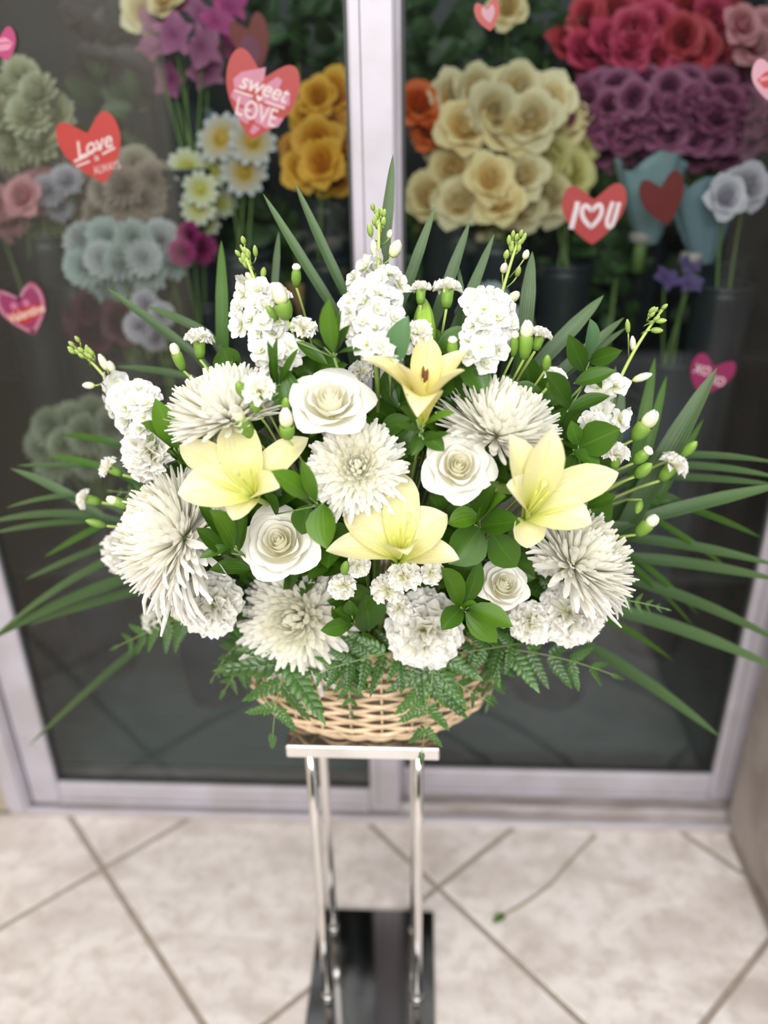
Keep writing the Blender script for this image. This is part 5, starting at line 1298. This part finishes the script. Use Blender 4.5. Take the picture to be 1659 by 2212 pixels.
# wrapped bouquets: paper cones
def wrap(cu, cv, wpx, hpx, y, rgb, label, sd, trans=0.3):
    r = random.Random(sd); P = aty(cu, cv, y); s = depth(P)/FPX; Rr, Hh = wpx*s/2, hpx*s
    m = leafy('wrap_paper', [(0, tuple(x*0.9 for x in lin(rgb))), (1, lin(rgb))], 0.5, trans, 0.02)
    ph = [r.uniform(0, 6.28) for _ in range(3)]
    def fn(t, q):
        a = q*math.pi; f = 0.28+0.72*t**0.8+0.10*t*math.sin(5*a+ph[0])+0.05*t*math.sin(9*a+ph[1])
        return (Rr*f*math.cos(a), 0.75*Rr*f*math.sin(a), Hh*(t-1+0.10*t*math.sin(3*a+ph[2])))
    v_, f_, u_ = grid(10, 40, fn)
    t = thing('wrapped_bouquet', label, 'bouquet', (P[0], P[1], P[2]-Hh), 'wrapped bouquets in the cooler')
    put('wrapping_paper', mesh('wrapping_paper', v_, f_, m, u_), t, Matrix.Translation(Vector(P)) @ Matrix.Rotation(r.uniform(-.2, .2), 4, 'Y'))
    v_, f_, u_ = lathe([(Rr*0.30, 0), (Rr*0.36, 0.004), (Rr*0.36, 0.016), (Rr*0.30, 0.02)], 20)
    put('ribbon_tie', mesh('ribbon_tie', v_, f_, smat((210, 200, 196)), u_), t, Matrix.Translation(Vector((P[0], P[1], P[2]-Hh*0.97))))
    v_, f_, u_ = tube([(P[0], P[1], P[2]-Hh*1.35), (P[0], P[1], P[2]-Hh*1.1), (P[0], P[1], P[2]-Hh*0.6)], Rr*0.2, 8)
    put('stems', mesh('stems', v_, f_, STEM, u_), t)
wrap(1405, 350, 150, 170, 1.72, (150, 178, 186), 'pale blue wrapped bouquet under the mauve roses', 1)
wrap(1520, 395, 150, 170, 1.66, (140, 166, 180), 'grey blue wrapped bouquet beside the lavender roses', 2)
wrap(700, 255, 140, 130, 1.84, (214, 150, 110), 'peach wrapped bouquet holding the upper orange yellow roses', 3)
wrap(705, 610, 170, 190, 1.72, (176, 140, 104), 'brown kraft wrapped bouquet left of the tallest stock spire', 4)
wrap(500, 260, 110, 150, 1.78, (150, 166, 190), 'pale blue wrapped bouquet holding the large daisies', 5)
wrap(395, 190, 90, 220, 1.92, (70, 84, 92), 'slate grey wrapped bouquet under the dull pink orchids', 6)
wrap(60, 320, 160, 190, 1.78, (196, 176, 170), 'pale pink wrapped bouquet at the far left', 7)
wrap(1330, 900, 120, 200, 1.70, (84, 104, 124), 'dim blue wrapped bouquet low behind the right stock spire', 8)
# red paper heart leaning on the blue wrap, and one high behind the left door
for (u, v, y, w, h, rgb, lb) in ((1432, 432, 1.60, 92, 105, (150, 36, 40), 'red paper heart leaning on the blue wrapped bouquets'), (546, 92, 1.72, 84, 100, (150, 34, 30), 'dark red paper heart with a pink patch above the sweet love sticker')):
    P = aty(u, v, y); s = depth(P)/FPX
    o = thing('paper_heart', lb, 'decoration', P); M = Matrix.Translation(Vector(P)) @ Matrix.Rotation(-0.3, 4, 'Y')
    v_, f_ = flat(heart_pts(w*s, h*s), 0.0, 0.004); put('heart_sheet', mesh('heart_sheet', v_, f_, smat(rgb), [(a[0], a[2]) for a in v_], smooth=False), o, M)
    if u < 800: shape(o, M, s, circ(22, 20, -10, -12, 1.3), (150, 60, 100), 'pink_patch', 0.006)
# buckets
def bucket(x, y, z, r_, h, rgb, label):
    t = thing('flower_bucket', label, 'bucket', (x, y, z), 'buckets in the cooler')
    m = smat(rgb)
    v_, f_, u_ = lathe([(0.001, 0.004), (r_*0.78, 0.004), (r_*0.74, 0.0), (r_*0.80, 0.01), (r_*0.97, h*0.94), (r_*1.0, h), (r_*0.94, h), (r_*0.74, 0.02), (0.001, 0.018)], 28)
    put('bucket_body', mesh('bucket_body', v_, f_, m, u_), t, Matrix.Translation((x, y, z+0.0005)))
    v_, f_, u_ = lathe([(r_*1.0, h*0.95), (r_*1.05, h*0.96), (r_*1.05, h*1.0), (r_*1.0, h*1.005)], 28)
    put('bucket_rim', mesh('bucket_rim', v_, f_, m, u_), t, Matrix.Translation((x, y, z+0.0005)))
NAVY = (52, 66, 82)
for (u, v, r_, h, lb) in ((455, 1545, 0.105, 0.33, 'dark navy bucket on the cooler floor behind the left door'), (1195, 1552, 0.125, 0.34, 'dark navy bucket on the cooler floor behind the right door'), (215, 1480, 0.10, 0.30, 'dark navy bucket at the far left on the cooler floor'), (1420, 1440, 0.11, 0.36, 'dark navy bucket at the far right on the cooler floor'), (820, 1470, 0.11, 0.34, 'dark navy bucket on the cooler floor behind the stand')):
    P = atz(u, v, 0.03); bucket(P[0], P[1]+r_, 0.03, r_, h, NAVY, lb)
for (u, y, r_, rgb, lb) in ((1440, 2.12, 0.12, (60, 78, 84), 'grey bucket on the right shelf under the coral roses'), (1090, 2.02, 0.11, (60, 78, 84), 'grey bucket on the right shelf under the cream roses'), (1560, 1.98, 0.10, (60, 78, 84), 'grey bucket on the right shelf under the lavender roses'),
                        (270, 2.02, 0.11, (60, 78, 84), 'grey bucket on the left shelf under the beige cluster'), (640, 2.06, 0.11, (60, 78, 84), 'grey bucket on the left shelf under the orange yellow roses'), (60, 2.06, 0.10, (60, 78, 84), 'grey bucket on the left shelf at its far end')):
    P = aty(u, 400, y); bucket(P[0], y, 0.96 if u < 800 else 1.00, r_, 0.20, rgb, lb)
